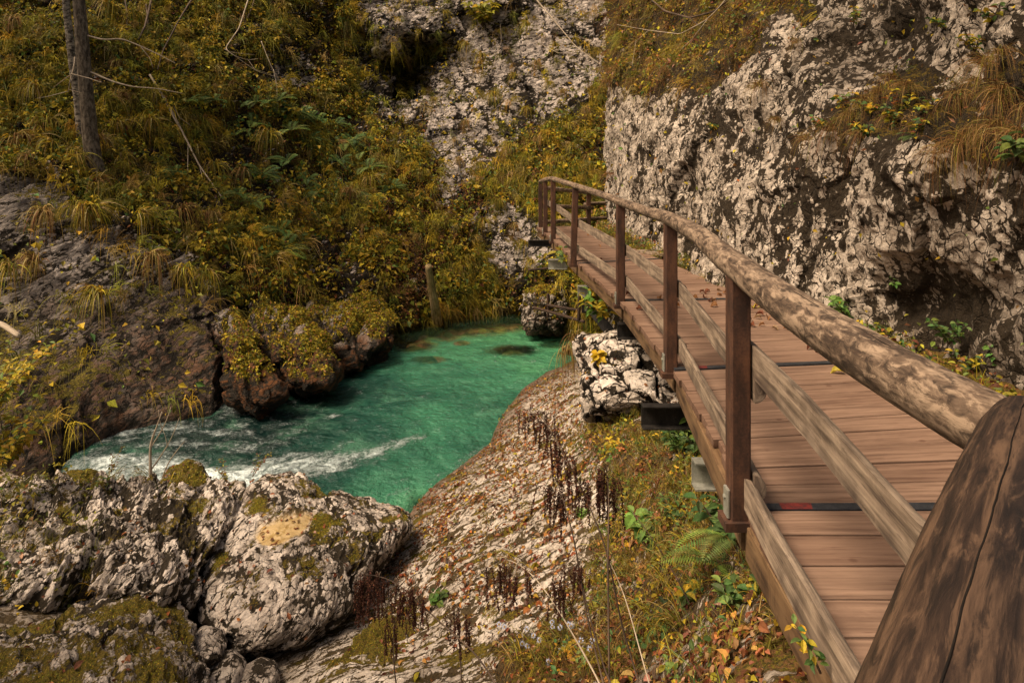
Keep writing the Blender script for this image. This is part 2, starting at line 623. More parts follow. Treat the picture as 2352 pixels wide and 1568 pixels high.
# ---------------------------------------------------------------- hillside: left slope and back wall of the gorge
edgeL = [(-400, 1112), (90, 1075), (200, 1022), (300, 985), (420, 962), (520, 945), (650, 922), (780, 884), (870, 838),
         (912, 772), (1000, 740), (1100, 724), (1190, 718), (1290, 742), (1420, 780), (1560, 800)]
hill_ctrl = [
    (-400, -400, 20), (0, -400, 22), (400, -400, 25), (800, -400, 28), (1200, -400, 29), (1700, -400, 29),
    (-400, 0, 15.5), (0, 0, 17.5), (250, 0, 19), (500, 0, 21), (800, 0, 24), (950, 0, 25), (1150, 0, 25), (1300, 0, 24.3), (1500, 0, 23), (1700, 0, 22),
    (-400, 200, 14), (0, 200, 15.5), (250, 200, 16.6), (500, 200, 18.8), (700, 200, 21), (820, 200, 22.8), (930, 200, 24), (1000, 200, 23.8), (1100, 200, 23.3), (1250, 200, 22.5), (1390, 200, 21.8), (1600, 200, 21),
    (0, 380, 13.6), (210, 385, 14.5), (400, 380, 16.2), (600, 380, 18), (800, 380, 20), (900, 330, 21), (1000, 330, 22), (1100, 350, 21.3), (1200, 350, 20.5), (1380, 330, 19.8), (1600, 330, 19),
    (-400, 420, 12), (0, 430, 12.9), (150, 480, 13), (300, 560, 13), (450, 600, 13.6), (600, 550, 15.5), (800, 550, 17.2), (950, 530, 18.5), (1050, 480, 19.5), (1150, 520, 19), (1250, 520, 18), (1380, 480, 17.8), (1600, 480, 17.5),
    (-400, 700, 10.8), (0, 700, 11.4), (150, 700, 11.6), (300, 700, 12.0), (420, 720, 12.4), (550, 720, 13.3), (700, 680, 14.7), (850, 660, 16), (950, 650, 17.1), (1050, 640, 17.9), (1150, 640, 18), (1250, 640, 17.0), (1400, 680, 15), (1600, 680, 14.6)]
for (u, v) in edgeL:
    Y = float(onwater(v))
    hill_ctrl.append((u, v, Y))
    hill_ctrl.append((u, HV + 5.6 * F / Y, Y * 1.01))
hill_Y = tps(hill_ctrl)

ROCK = [
    [(-500, 395), (60, 402), (130, 412), (175, 470), (270, 540), (330, 560), (425, 600), (470, 660), (520, 690), (560, 745), (640, 900), (700, 930), (520, 1000), (300, 1300), (-500, 1400)],
    [(832, -500), (1700, -500), (1700, 100), (1390, 120), (1392, 200), (1330, 240), (1240, 282), (1165, 330), (1140, 390), (1060, 440), (1000, 425), (985, 330), (965, 262), (880, 285), (828, 232), (815, 100)],
    [(860, 278), (925, 272), (920, 305), (868, 305)],
    [(1060, 500), (1170, 470), (1250, 520), (1260, 600), (1200, 640), (1110, 610)],
    [(1000, 440), (1060, 400), (1060, 445), (1020, 470)],
    [(600, 110), (700, 130), (740, 210), (640, 200)],
]
CAVE = [(874, 140), (935, 108), (1012, 96), (1032, 122), (992, 160), (966, 205), (950, 250), (900, 252), (890, 205), (888, 165)]
RIBS = [(490, 715), (600, 680), (700, 680), (890, 690), (930, 770), (860, 880), (700, 940), (520, 970)]
LITTER = [[(880, 380), (1010, 400), (1100, 470), (1130, 560), (1160, 640), (1100, 720), (900, 720), (880, 650), (860, 520)],
          [(560, 590), (680, 600), (720, 680), (600, 690)], [(1040, 300), (1200, 330), (1380, 300), (1390, 470), (1150, 460), (1060, 430)]]


def softmask(u, v, polys, spread=10, warp=14, seed=3, offs=((0, 0), (1, 0), (-1, 0), (0, 1), (0, -1))):
    sh = u.shape
    q = np.stack([u.ravel() / 42, v.ravel() / 42, np.full(u.size, .5)], -1)
    wu = (fbm(q, 4, seed) * warp * 2.2).reshape(sh)
    wv = (fbm(q + 31.7, 4, seed + 1) * warp * 2.2).reshape(sh)
    out = np.zeros(sh)
    for du, dv in offs:
        a = np.zeros(sh, bool)
        for p in polys:
            a |= inpoly(u + wu + du * spread, v + wv + dv * spread, p)
        out += a
    return out / len(offs)


WIDE = tuple((r * math.cos(k), r * math.sin(k)) for r in (.25, .6, 1.0) for k in np.arange(8) * math.pi / 4)


class Sheet:
    pass


def hill_sheet():
    us = spaced((-420, -20, 14), (-20, 1440, 2.7), (1440, 1720, 7))
    vs = spaced((-420, -10, 12), (-10, 800, 2.6), (800, 1120, 3.4))
    U, V = np.meshgrid(us, vs)
    Y = hill_Y(U, V)
    cave = softmask(U, V, [CAVE], 17, 7, 9, WIDE)
    Y = Y + 3.4 * cave * (.55 + .45 * sstep(1010, 930, U))
    # an overhang above the hollow and the ribs' own recess at the left bank
    Y = Y - .9 * softmask(U, V, [[(850, 40), (1010, 20), (1040, 90), (930, 100), (868, 128)]], 26, 6, 10, WIDE)
    Y = Y + .55 * softmask(U, V, [RIBS], 22, 6, 12, WIDE)
    p = PP(U, V, Y)
    sh = U.shape
    n = grid_normals(p)
    rock = softmask(U, V, ROCK, 9, 15, 3)
    lit = softmask(U, V, LITTER, 25, 30, 8)
    q = p.reshape(-1, 3)
    left = sstep(700, 560, U).ravel()
    # beds of the left face rise gently to the right; the back wall is blocky
    n_left = np.array([-.30, -.25, .92]); n_left /= np.linalg.norm(n_left)
    hL, fL = strata(q, n_left, .36, 4, .55, .82)
    n_back = np.array([.60, -.15, .78]); n_back /= np.linalg.norm(n_back)
    big = fbm(q / 2.4, 4, 31)
    med = fbm(q / .55, 5, 33)
    def ani(nrm, k): return q + (k - 1) * (q @ np.asarray(nrm))[:, None] * np.asarray(nrm)
    rl = ridge(ani(n_left, 2.4) / 1.5, 4, 21)
    rb = ridge(ani(n_back, 1.7) / 1.9, 5, 24)
    r2 = ridge(q / 1.3, 4, 27)
    c2_h, c2_g, c2_t = crag(q, 2.0, 27, 1, n_left, 1.2, warp=.5)
    m_h, m_g, m_t = crag(q, 3.1, 37, 2, n_back, 1.5, warp=.4)
    upper = sstep(770, 640, V).ravel()
    lowrk = left * (1 - upper)
    crack = np.clip(lowrk * c2_g + (1 - left) * .6 * m_g, 0, 1)
    d_rock = left * upper * (.10 * rl + .15 * hL - .05) + lowrk * (.14 * c2_h + .12 * r2) + (1 - left) * (.22 * rb + .42 * m_h) + .26 * big + .08 * med - .10 * crack
    d_soil = .55 * fbm(q / 1.7, 4, 41) + .22 * ridge(q / .8, 4, 43)
    r = rock.ravel()
    z = q[:, 2]
    under = sstep(WATER - .1, WATER + .35, z)
    d = (r * d_rock + (1 - r) * d_soil) * (.25 + .75 * under)
    q2 = q + n.reshape(-1, 3) * d[:, None]
    p2 = q2.reshape(*sh, 3)
    n2 = grid_normals(p2)
    nz = n2[..., 2].ravel()
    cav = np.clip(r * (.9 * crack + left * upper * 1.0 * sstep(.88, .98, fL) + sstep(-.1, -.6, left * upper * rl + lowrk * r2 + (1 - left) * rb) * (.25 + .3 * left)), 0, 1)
    cav = np.maximum(cav, .55 * cave.ravel())  # the hollow's shade is also put into its rock colour
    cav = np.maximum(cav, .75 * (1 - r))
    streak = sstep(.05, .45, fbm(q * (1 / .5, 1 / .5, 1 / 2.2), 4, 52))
    tone = r * np.clip(.20 + .50 * left + .45 * lowrk + 1.2 * fbm(q / 1.3, 4, 51) + .35 * streak, 0, 1) * (.55 + .45 * left)  # lower left face toned darker, standing in for deep shadow
    moss = (1 - r) * (.50 + .5 * fbm(q / .8, 4, 44)) + r * (-.02 + .50 * sstep(.35, .8, nz) + .45 * fbm(q / .9, 4, 53) + .12 * crack)
    wet = r * left * sstep(WATER + 2.0, WATER + .5, z + .8 * fbm(q / .8, 3, 55)) * np.clip(.75 + .5 * med, 0, 1)
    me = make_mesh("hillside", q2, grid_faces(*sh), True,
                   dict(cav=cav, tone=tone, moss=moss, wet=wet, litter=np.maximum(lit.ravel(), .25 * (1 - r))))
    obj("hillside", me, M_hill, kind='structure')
    s = Sheet(); s.p, s.n, s.u, s.v, s.rock, s.lit = p2, n2, U, V, rock, lit
    return s


HILL = hill_sheet()

# ---------------------------------------------------------------- cliff on the right of the walkway
cliff_ctrl = [
    (1395, 640, 14.2), (1395, 560, 14.5), (1395, 420, 15), (1393, 300, 15), (1395, 200, 15.5), (1400, 100, 17), (1400, 0, 18.5), (1400, -300, 22),
    (1480, 590, 11.5), (1480, 400, 12), (1480, 250, 12.6), (1500, 100, 15), (1500, 0, 16.5), (1560, -300, 19),
    (1560, 640, 9.6), (1560, 450, 10), (1560, 250, 10.6), (1600, 100, 12.5), (1600, 0, 14),
    (1640, 700, 8.1), (1700, 500, 8), (1700, 300, 8.6), (1700, 150, 9.5), (1750, 0, 11), (1750, -300, 13),
    (1800, 740, 6.85), (1850, 500, 6.8), (1850, 300, 7.2), (1850, 150, 7.7), (1900, 0, 8.4),
    (1900, 790, 6.2), (2000, 500, 5.95), (2000, 330, 5.9), (2000, 200, 6.7), (2040, 50, 7.6), (2050, -300, 8),
    (2100, 870, 5.3), (2150, 600, 5.25), (2150, 400, 5.0), (2200, 200, 5.5), (2200, 0, 5.9),
    (2352, 980, 4.5), (2352, 700, 4.5), (2352, 450, 4.15), (2352, 250, 4.4), (2352, 0, 4.7), (2352, -300, 5),
    (2800, 1100, 3.25), (2800, 500, 3.15), (2800, 0, 3.35), (2800, -300, 3.6),
    (1640, 900, 7.9), (1900, 1050, 6.0), (2200, 1300, 4.6), (2800, 1600, 3.1)]
cliff_Y = tps(cliff_ctrl)
CLIFFVEG = [[(1380, -500), (1900, -500), (1870, 60), (1800, 30), (1760, 120), (1680, 150), (1640, 215), (1560, 205), (1500, 225), (1440, 190), (1390, 205)],
            [(1860, 290), (1940, 240), (2050, 180), (2130, 150), (2200, 215), (2300, 160), (2420, 110), (2900, 80), (2900, 420), (2360, 400), (2240, 370), (2120, 330), (2010, 330), (1930, 310)],
            [(1600, 700), (1760, 705), (1900, 730), (2000, 770), (2150, 840), (2360, 900), (2900, 1000), (2900, 1700), (1600, 1000)]]
CLIFFDARK = [[(1830, -60), (2140, -60), (2180, 150), (2060, 180), (1960, 230), (1880, 180)], [(2250, 380), (2500, 360), (2500, 640), (2360, 560)], [(2020, 620), (2500, 580), (2500, 960), (2250, 880), (2080, 800)]]  # areas where shade of the overhang and edge is painted into the rock


def cliff_sheet():
    us = spaced((1392, 2370, 2.5), (2370, 2810, 9))
    vs = spaced((-320, -10, 10), (-10, 960, 2.5), (960, 1500, 14))
    U, V = np.meshgrid(us, vs)
    U = U + (U < 1480) * 0
    # wavy free edge on the far side
    e = 10 * fbm(np.stack([V[:, 0] / 60, V[:, 0] * 0, V[:, 0] * 0], -1), 3, 61)
    U = U + e[:, None] * sstep(1480, 1392, U)
    p = PP(U, V, cliff_Y(U, V))
    back = [p[:, :1] + np.array([.10 * k + .06 * k * k, .22 * k + .05 * k * k, 0]) for k in range(12, 0, -1)]
    p = np.concatenate(back + [p], 1)
    ex = np.repeat(U[:, :1], 12, 1)
    U = np.concatenate([ex, U], 1); V = np.concatenate([np.repeat(V[:, :1], 12, 1), V], 1)
    sh = U.shape
    n = grid_normals(p)
    q = p.reshape(-1, 3)
    veg = softmask(U, V, CLIFFVEG, 10, 14, 63).ravel()
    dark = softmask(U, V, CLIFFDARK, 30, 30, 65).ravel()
    wq = q + .10 * np.stack([fbm(q / .35, 3, 71), fbm(q / .35, 3, 72), fbm(q / .35, 3, 73)], -1)
    st = np.array([1, 1, .72])
    med = fbm(q / .9, 4, 87)
    fine = fbm(q / .11, 4, 89)
    m_h, m_g, m_t = crag(q * st, 1.3, 81, 1, warp=.6)
    ra = ridge(wq * st / .75, 4, 83)
    soft = fbm(q / .75, 5, 91)                                # where the binding soil lies between the stones
    lump = fbm(wq * st / .17, 3, 93)
    d = .24 * med + .10 * m_h + .11 * ra + .038 * lump
    edge = sstep(1392, 1450, U).ravel()
    q2 = q + n.reshape(-1, 3) * (d * (.45 + .55 * edge))[:, None]
    p2 = q2.reshape(*sh, 3)
    n2 = grid_normals(p2)
    nz = n2[..., 2].ravel()
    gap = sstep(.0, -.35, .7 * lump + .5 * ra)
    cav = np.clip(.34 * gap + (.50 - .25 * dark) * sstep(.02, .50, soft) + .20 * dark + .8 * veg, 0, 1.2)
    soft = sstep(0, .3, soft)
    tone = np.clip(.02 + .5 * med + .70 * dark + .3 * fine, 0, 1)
    moss = veg * .42 + .22 * gap * soft + .15 * sstep(.4, .8, nz) + .12 * med
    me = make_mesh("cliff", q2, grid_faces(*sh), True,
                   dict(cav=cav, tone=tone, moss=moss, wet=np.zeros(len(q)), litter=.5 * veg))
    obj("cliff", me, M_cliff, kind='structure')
    s = Sheet(); s.p, s.n, s.u, s.v, s.veg = p2, n2, U, V, veg.reshape(sh)
    return s


CLIFF = cliff_sheet()

# ---------------------------------------------------------------- near bank: bleached slab, grass, gully
vt = np.array([(-600, 1070), (0, 1080), (60, 1100), (240, 1112), (345, 1112), (500, 1130), (600, 1140), (700, 1150), (830, 1165), (900, 1190),
               (925, 1200), (943, 1178), (980, 1132), (1005, 1108), (1060, 1068), (1125, 1018), (1140, 980), (1162, 942), (1200, 893), (1258, 853), (1290, 843),
               (1330, 815), (1400, 790), (1500, 790), (1700, 830), (2000, 900), (2200, 950)], float)
near_ctrl = [(u, v, float(onwater(v)) * .995) for u, v in vt[10:21]] + [
    (1000, 1200, 7.2), (900, 1260, 6.9), (1100, 1150, 7.2), (1200, 1080, 7.7), (1200, 1200, 6.2), (1250, 1000, 8.85), (1300, 1000, 8.25), (1250, 900, 11.3),
    (1330, 950, 8.6), (1400, 970, 7.6), (1400, 1100, 6.1), (1400, 1300, 4.8), (1550, 1000, 6.1), (1560, 1100, 5.0), (1650, 1200, 3.85), (1600, 1350, 3.7),
    (1750, 1450, 2.67), (1800, 1568, 2.28), (1500, 1568, 3.05), (1200, 1568, 3.8), (1000, 1300, 6.0), (1000, 1450, 5), (800, 1568, 4.35), (850, 1420, 5.7),
    (700, 1500, 5.2), (560, 1510, 5.4), (600, 1568, 4.9), (450, 1500, 5.6), (300, 1300, 6.5), (100, 1200, 7.3), (0, 1100, 8.4), (-400, 1100, 8.4), (300, 1120, 8.1),
    (500, 1150, 7.8), (700, 1170, 7.6), (800, 1200, 7.3), (0, 1400, 5.3), (-400, 1400, 5), (0, 1568, 4.2), (300, 1568, 4.5), (-400, 1568, 3.9),
    (500, 1950, 3.2), (1200, 1950, 2.6), (1900, 1950, 1.65), (-400, 1950, 2.9), (1700, 1000, 5.4), (1900, 1200, 3.8), (1900, 1000, 5.1), (2000, 1200, 3.8), (2100, 1568, 2.7),
    (1400, 830, 12.6), (1600, 850, 8), (2000, 900, 6), (2200, 1000, 5), (2200, 1950, 1.7)]
near_Y = tps(near_ctrl)
NEARVEG = [[(1330, 990), (1420, 960), (1480, 990), (1560, 960), (2300, 960), (2300, 2100), (1640, 1568), (1400, 1500), (1320, 1440), (1370, 1300), (1420, 1200), (1360, 1090)],
           [(1130, 1480), (1300, 1430), (1700, 1600), (1600, 2100), (1100, 2100)]]
SLABROCK = [[(900, 1240), (1000, 1100), (1130, 1000), (1200, 880), (1300, 840), (1330, 960), (1290, 1100), (1330, 1220), (1260, 1420), (1100, 1470), (1000, 1420), (880, 1330)]]
EARTHROCK = [[(1480, 1480), (1640, 1420), (1760, 1390), (1800, 1460), (1850, 1700), (1400, 1700)]]


def near_sheet():
    us = spaced((-420, -10, 12), (-10, 1960, 2.6), (1960, 2200, 12))
    top = np.interp(us, vt[:, 0], vt[:, 1])
    s = np.concatenate([np.linspace(0, 1, 235, endpoint=False) ** 1.15, np.linspace(1, 2, 14)])
    V = np.where(s[:, None] <= 1, top[None] + (1600 - top[None]) * s[:, None], 1600 + 400 * (s[:, None] - 1))
    U = np.broadcast_to(us[None], V.shape).copy()
    p = PP(U, V, near_Y(U, V))
    K = 8
    skirt = [p[:1] + np.array([.02 * k, .10 * k + .03 * k * k, -.05 * k - .055 * k * k]) for k in range(K, 0, -1)]
    p = np.concatenate(skirt + [p], 0)
    U = np.concatenate([U[:1]] * K + [U], 0); V = np.concatenate([V[:1]] * K + [V], 0)
    sh = U.shape
    n = grid_normals(p, (0, 1, 6))
    q = p.reshape(-1, 3)
    veg = softmask(U, V, NEARVEG, 25, 30, 101).ravel()
    slab = softmask(U, V, SLABROCK, 12, 16, 103).ravel()
    earth = softmask(U, V, EARTHROCK, 18, 14, 105).ravel()
    L = P(1250, 1185, float(near_Y(1250, 1185))) - P(1000, 1300, float(near_Y(1000, 1300)))
    L /= np.linalg.norm(L)
    Nn = np.array([-.35, -.45, .82]); Nn /= np.linalg.norm(Nn)
    sn = np.cross(L, Nn); sn /= np.linalg.norm(sn)
    if sn[2] > 0: sn = -sn
    sn = sn + .25 * Nn; sn /= np.linalg.norm(sn)
    wq = q + .05 * np.stack([fbm(q / .3, 3, 1), fbm(q / .3, 3, 2), fbm(q / .3, 3, 3)], -1)
    h1, f1 = strata(wq, sn, .17, 107, .7, .78)
    h2, f2 = strata(wq, sn, .062, 109, 1.0, .7)
    big = fbm(q / 1.3, 4, 111)
    med = fbm(q / .35, 4, 113)
    along = fbm(np.stack([(wq @ L) / .34, (wq @ sn) / .06, (wq @ Nn) / .1], -1), 4, 115)
    s_h = ridge(np.stack([(wq @ L) / .55, (wq @ sn) / .16, (wq @ Nn) / .3], -1), 4, 121)
    d = .06 * big + .03 * med + (1 - .7 * veg) * (.030 * s_h + .020 * h1 + .020 * along) + veg * (.07 * fbm(q / .25, 4, 117))
    fade = np.ones(sh); fade[:K + 1] = .3; fade[K + 1:K + 9] = np.linspace(.3, 1, 8)[:, None]
    q2 = q + n.reshape(-1, 3) * (d * fade.ravel())[:, None]
    p2 = q2.reshape(*sh, 3)
    n2 = grid_normals(p2, (0, 1, 6))
    rel = .7 * s_h + .8 * along
    low = sstep(.0, -.45, rel)
    groove = np.clip(.6 * low + .5 * sstep(.82, .97, f1) - .3 * along, 0, 1)
    cav = np.clip(.80 * groove * (1 - veg) + .25 * earth + .55 * veg * (1 - earth), 0, 1)
    z = q[:, 2]
    moss = .36 + .30 * low + .25 * groove + .75 * fbm(np.stack([(wq @ L) / .75, (wq @ sn) / .28, (wq @ Nn) / .5], -1), 5, 119) - .20 * rel + .14 * veg - .10 * slab * (1 - veg)
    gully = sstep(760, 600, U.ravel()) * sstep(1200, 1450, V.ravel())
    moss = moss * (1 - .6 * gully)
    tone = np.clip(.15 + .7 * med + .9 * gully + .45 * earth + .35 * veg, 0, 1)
    wet = sstep(WATER + .30, WATER + .02, z) * .8
    me = make_mesh("riverbank", q2, grid_faces(*sh), True, dict(cav=cav, tone=tone, moss=moss, wet=wet, litter=np.clip(.25 + veg * .6, 0, 1)))
    obj("riverbank", me, M_slab, kind='structure')
    s_ = Sheet(); s_.p, s_.n, s_.u, s_.v, s_.veg, s_.slab, s_.earth = p2, n2, U, V, veg.reshape(sh), slab.reshape(sh), earth.reshape(sh)
    return s_


NEAR = near_sheet()

# ---------------------------------------------------------------- boulders and outcrops, each a thing of its own
BOULDERS = []


def boulder(name, label, poly, center, y_top, y_bot, bulge, mat, beds=None, lam=.16, amp=.05, rough=.05, mossy=.2, seed=0, cat="boulder",
            group=None, toned=.2, wetz=None, pool=None, nth=420, nrh=130, blocks=0.0, expo=2.4, lit=.3, blocksize=.30, ribmoss=0.0):
    """closed rock: a traced outline given its distance, a rounded front and a rounded back"""
    poly = np.asarray(poly, float)
    cu, cv = center
    th = np.linspace(0, 2 * np.pi, nth, endpoint=False)
    dx, dy = np.cos(th), np.sin(th)
    R = np.zeros(nth)
    a = poly - (cu, cv)
    b = np.roll(a, -1, 0)
    for (x0, y0), (x1, y1) in zip(a, b):
        ex, ey = x1 - x0, y1 - y0
        den = dx * ey - dy * ex
        den = np.where(abs(den) < 1e-9, 1e-9, den)
        t = (x0 * ey - y0 * ex) / den
        s = (x0 * dy - y0 * dx) / den
        R = np.where((t > 0) & (s >= -1e-6) & (s <= 1 + 1e-6), np.maximum(R, t), R)
    k = max(3, nth // 70)
    ker = np.hanning(2 * k + 1); ker /= ker.sum()
    R = np.convolve(np.concatenate([R[-k:], R, R[:k]]), ker, 'valid')
    phi_f = np.sin(np.linspace(0, np.pi / 2, nrh)) ** .85
    phi_b = np.sin(np.linspace(np.pi / 2, 0, 26))[1:]
    rho = np.concatenate([phi_f, phi_b])
    sgn = np.concatenate([np.ones(nrh), -np.ones(25)])
    wgt = sgn * (1 - rho ** expo) ** .5
    U = cu + R[None] * rho[:, None] * dx[None]
    V = cv + R[None] * rho[:, None] * dy[None]
    v0, v1 = poly[:, 1].min(), poly[:, 1].max()
    t = np.clip((V - v0) / (v1 - v0), -.2, 1.2)
    Y = 1.0 / (1 / y_top + (1 / y_bot - 1 / y_top) * t)
    Y = Y - bulge * wgt[:, None]
    p = PP(U, V, Y)
    n = np.cross(np.gradient(p, axis=0), np.roll(p, -1, 1) - np.roll(p, 1, 1))
    n /= np.linalg.norm(n, axis=-1, keepdims=True) + 1e-9
    ctr = p.reshape(-1, 3).mean(0)
    fl = np.einsum('ijk,ijk->ij', n, p - ctr) < 0
    n[fl] *= -1
    n[0] = n[1].mean(0); n[-1] = n[-2].mean(0)
    q = p.reshape(-1, 3)
    off = np.float32(seed * 7.3)
    big = fbm(q / .8 + off, 4, 200 + seed)
    med = fbm(q / .22 + off, 4, 210 + seed)
    f1, f2, cid = worley(q / blocksize + off, 220 + seed)
    crack = sstep(.13, .0, f2 - f1)
    d = rough * 1.6 * big + rough * .5 * med + blocks * (.5 * (cid - .5) - .8 * crack)
    cav = .8 * crack * (blocks > 0)
    nb = np.asarray(beds if beds is not None else (.2, -.2, .9), float); nb /= np.linalg.norm(nb)
    qa = q + (2.2 - 1) * (q @ nb)[:, None] * nb if beds is not None else q
    ch = ridge(qa / max(lam * 2.4, .3) + off, 4, 280 + seed)
    fh, cg, ct = crag(q + off, .9, 290 + seed, 1, nb, 1.6, warp=.5)
    am = amp if beds is not None else rough
    d = d + am * .75 * ch + am * .5 * fh - am * .6 * cg
    rel = ch + .4 * med
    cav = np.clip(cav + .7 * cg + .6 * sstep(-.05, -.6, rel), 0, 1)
    if beds is not None:
        nb = np.asarray(beds, float); nb /= np.linalg.norm(nb)
        wq = q + .06 * np.stack([fbm(q / .4, 3, 5), fbm(q / .4, 3, 6), fbm(q / .4, 3, 7)], -1)
        h1, g1 = strata(wq, nb, lam, 230 + seed, .8, .8)
        h2, g2 = strata(wq, nb, lam * .37, 240 + seed, 1.0, .7)
        d = d + amp * .75 * (h1 - .45) + amp * .2 * (h2 - .4)
        cav = np.clip(cav + .6 * sstep(.84, .98, g1) + .25 * sstep(.8, 1, g2), 0, 1)
    pm = np.zeros(len(q))
    if pool is not None:
        pm = softmask(U, V, [pool], 5, 4, 250 + seed).ravel() * (sgn[:, None] * np.ones(nth)[None] > 0).ravel()
        d = d * (1 - .93 * pm) - .035 * pm
        cav = cav * (1 - pm)
    q2 = q + n.reshape(-1, 3) * d[:, None]
    p2 = q2.reshape(p.shape)
    nn = np.cross(np.gradient(p2, axis=0), np.roll(p2, -1, 1) - np.roll(p2, 1, 1))
    nn /= np.linalg.norm(nn, axis=-1, keepdims=True) + 1e-9
    nn[np.einsum('ijk,ijk->ij', nn, n) < 0] *= -1
    nz = nn[..., 2].ravel()
    nzs = n[..., 2].ravel()
    moss = mossy + .42 * sstep(.25, .85, nzs) + .22 * sstep(.2, .9, nz) + .70 * fbm(q / .38 + off, 5, 260 + seed) + .10 * cav - .15 * rel - .15
    if ribmoss: moss = mossy + ribmoss * sstep(.30, .72, nn.reshape(-1, 3) @ np.array([.60, -.12, .79])) + .45 * fbm(q / .5 + off, 4, 260 + seed) - .6 * sstep(WATER + .75, WATER + .25, q[:, 2])
    moss = moss * (1 - pm)
    wet = np.zeros(len(q))
    if wetz is not None:
        wet = sstep(wetz + .5, wetz, q[:, 2] + .3 * fbm(q / .4, 3, 9))
    tone = np.clip(toned + .5 * sstep(.15, -.3, nzs) - .35 * ct + .9 * fbm(q / .5 + off, 4, 270 + seed) + .35 * sstep(.3, -.4, nz), 0, 1) * (1 - pm)  # down-facing sides darkened in colour, as if in shade
    nr = len(rho)
    idx = np.arange(nr * nth).reshape(nr, nth)
    nx = np.roll(idx, -1, 1)
    f = np.stack([idx[:-1], nx[:-1], nx[1:], idx[1:]], -1).reshape(-1, 4)[:, ::-1]
    litter = np.full(len(q), lit)
    me = make_mesh(name, q2, f, True, dict(cav=np.clip(cav, 0, 1), tone=tone, moss=moss, wet=wet, litter=litter, pool=pm))
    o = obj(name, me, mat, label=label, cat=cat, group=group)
    s = Sheet(); s.p, s.n, s.u, s.v, s.nf, s.moss, s.pm, s.o = p2[:nrh], nn[:nrh], U[:nrh], V[:nrh], nrh, moss.reshape(p.shape[:2])[:nrh], pm.reshape(p.shape[:2])[:nrh], o
    BOULDERS.append(s)
    return s


LB = B_NEARROCK
NOSE_A = boulder("rock_outcrop", "rounded mossy rock nose dipping into the water at the head of the pool",
                 [(908, 772), (893, 800), (852, 848), (782, 876), (740, 850), (700, 760), (690, 700), (760, 680), (830, 684), (882, 702), (906, 735)], (805, 775),
                 15.9, 12.9, .95, M_hill, beds=(.75, -.1, .65), lam=.7, amp=.22, rough=.10, mossy=.22, ribmoss=.50, seed=1, cat="rock", wetz=WATER + .4, toned=.8)
NOSE_B = boulder("rock_outcrop", "mossy slanting rock rib entering the river, middle one of three",
                 [(779, 852), (768, 886), (700, 908), (668, 900), (640, 850), (580, 745), (570, 705), (610, 690), (668, 712), (722, 752), (762, 800)], (680, 800),
                 13.9, 11.4, .75, M_hill, beds=(.8, -.1, .6), lam=.6, amp=.22, rough=.12, mossy=-.02, ribmoss=.75, seed=2, cat="rock", wetz=WATER + .7, toned=.85)
NOSE_C = boulder("rock_outcrop", "narrow mossy rock rib with orange-stained foot beside the dark rapids",
                 [(650, 908), (632, 930), (560, 948), (530, 915), (520, 850), (492, 760), (488, 722), (525, 712), (572, 762), (620, 845)], (560, 830),
                 12.4, 10.75, .5, M_hill, beds=(.8, -.1, .6), lam=.4, amp=.14, rough=.08, mossy=-.10, ribmoss=.75, seed=3, cat="rock", wetz=WATER + .9, toned=.85)
B_MAIN = boulder("boulder", "huge pale boulder with an amber rain pool and leaves in its top hollow",
                 [(572, 1112), (605, 1096), (650, 1089), (692, 1093), (722, 1122), (740, 1136), (800, 1136), (838, 1146), (872, 1160), (922, 1174), (948, 1192), (938, 1220), (905, 1265),
                  (872, 1305), (842, 1345), (825, 1405), (765, 1450), (700, 1485), (620, 1496), (540, 1500), (488, 1470), (468, 1420), (458, 1350), (485, 1295), (530, 1235), (556, 1170)],
                 (690, 1300), 7.75, 5.25, .62, M_bould, beds=LB, lam=.17, amp=.045, rough=.05, mossy=-.10, seed=4, toned=-.12, nth=640, nrh=200,
                 pool=[(578, 1225), (600, 1198), (650, 1180), (700, 1168), (722, 1180), (708, 1205), (680, 1225), (640, 1245), (600, 1248)])
B_LEFT = boulder("rock_outcrop", "long ribbed rock outcrop in slanting beds left of the huge boulder",
                 [(70, 1110), (160, 1092), (240, 1106), (345, 1110), (430, 1122), (520, 1112), (566, 1122), (566, 1180), (545, 1225), (478, 1310), (440, 1400), (350, 1400), (250, 1372), (150, 1370), (0, 1400), (-250, 1400), (-300, 1250), (-220, 1120)],
                 (240, 1240), 8.2, 5.5, .62, M_bould, beds=LB, lam=.24, amp=.15, rough=.06, mossy=-.08, seed=5, toned=.0, cat="rock", nth=700, nrh=210)
B_CAP = boulder("boulder", "small pointed boulder capped with bright moss beside the white water",
                [(360, 1112), (388, 1076), (430, 1059), (462, 1064), (484, 1095), (482, 1122), (430, 1145), (380, 1135)], (425, 1100),
                8.4, 7.6, .35, M_bould, rough=.05, mossy=.18, seed=6, toned=.3, nth=240, nrh=80, blocks=.04)
B_HUMP = boulder("boulder", "low mossy hump of rock at the brink of the rapids",
                 [(120, 1112), (160, 1086), (205, 1080), (245, 1098), (262, 1130), (200, 1150), (130, 1140)], (190, 1115),
                 8.5, 7.9, .35, M_bould, rough=.06, mossy=.42, seed=7, toned=.4, nth=200, nrh=70, blocks=.05)
B_TUFT = boulder("boulder", "narrow upright rock topped with moss and a dry grass tuft",
                 [(290, 1130), (300, 1105), (330, 1098), (362, 1110), (372, 1150), (350, 1190), (300, 1185)], (330, 1140),
                 8.1, 7.5, .3, M_bould, rough=.05, mossy=.2, seed=8, toned=.4, nth=200, nrh=70, blocks=.05)
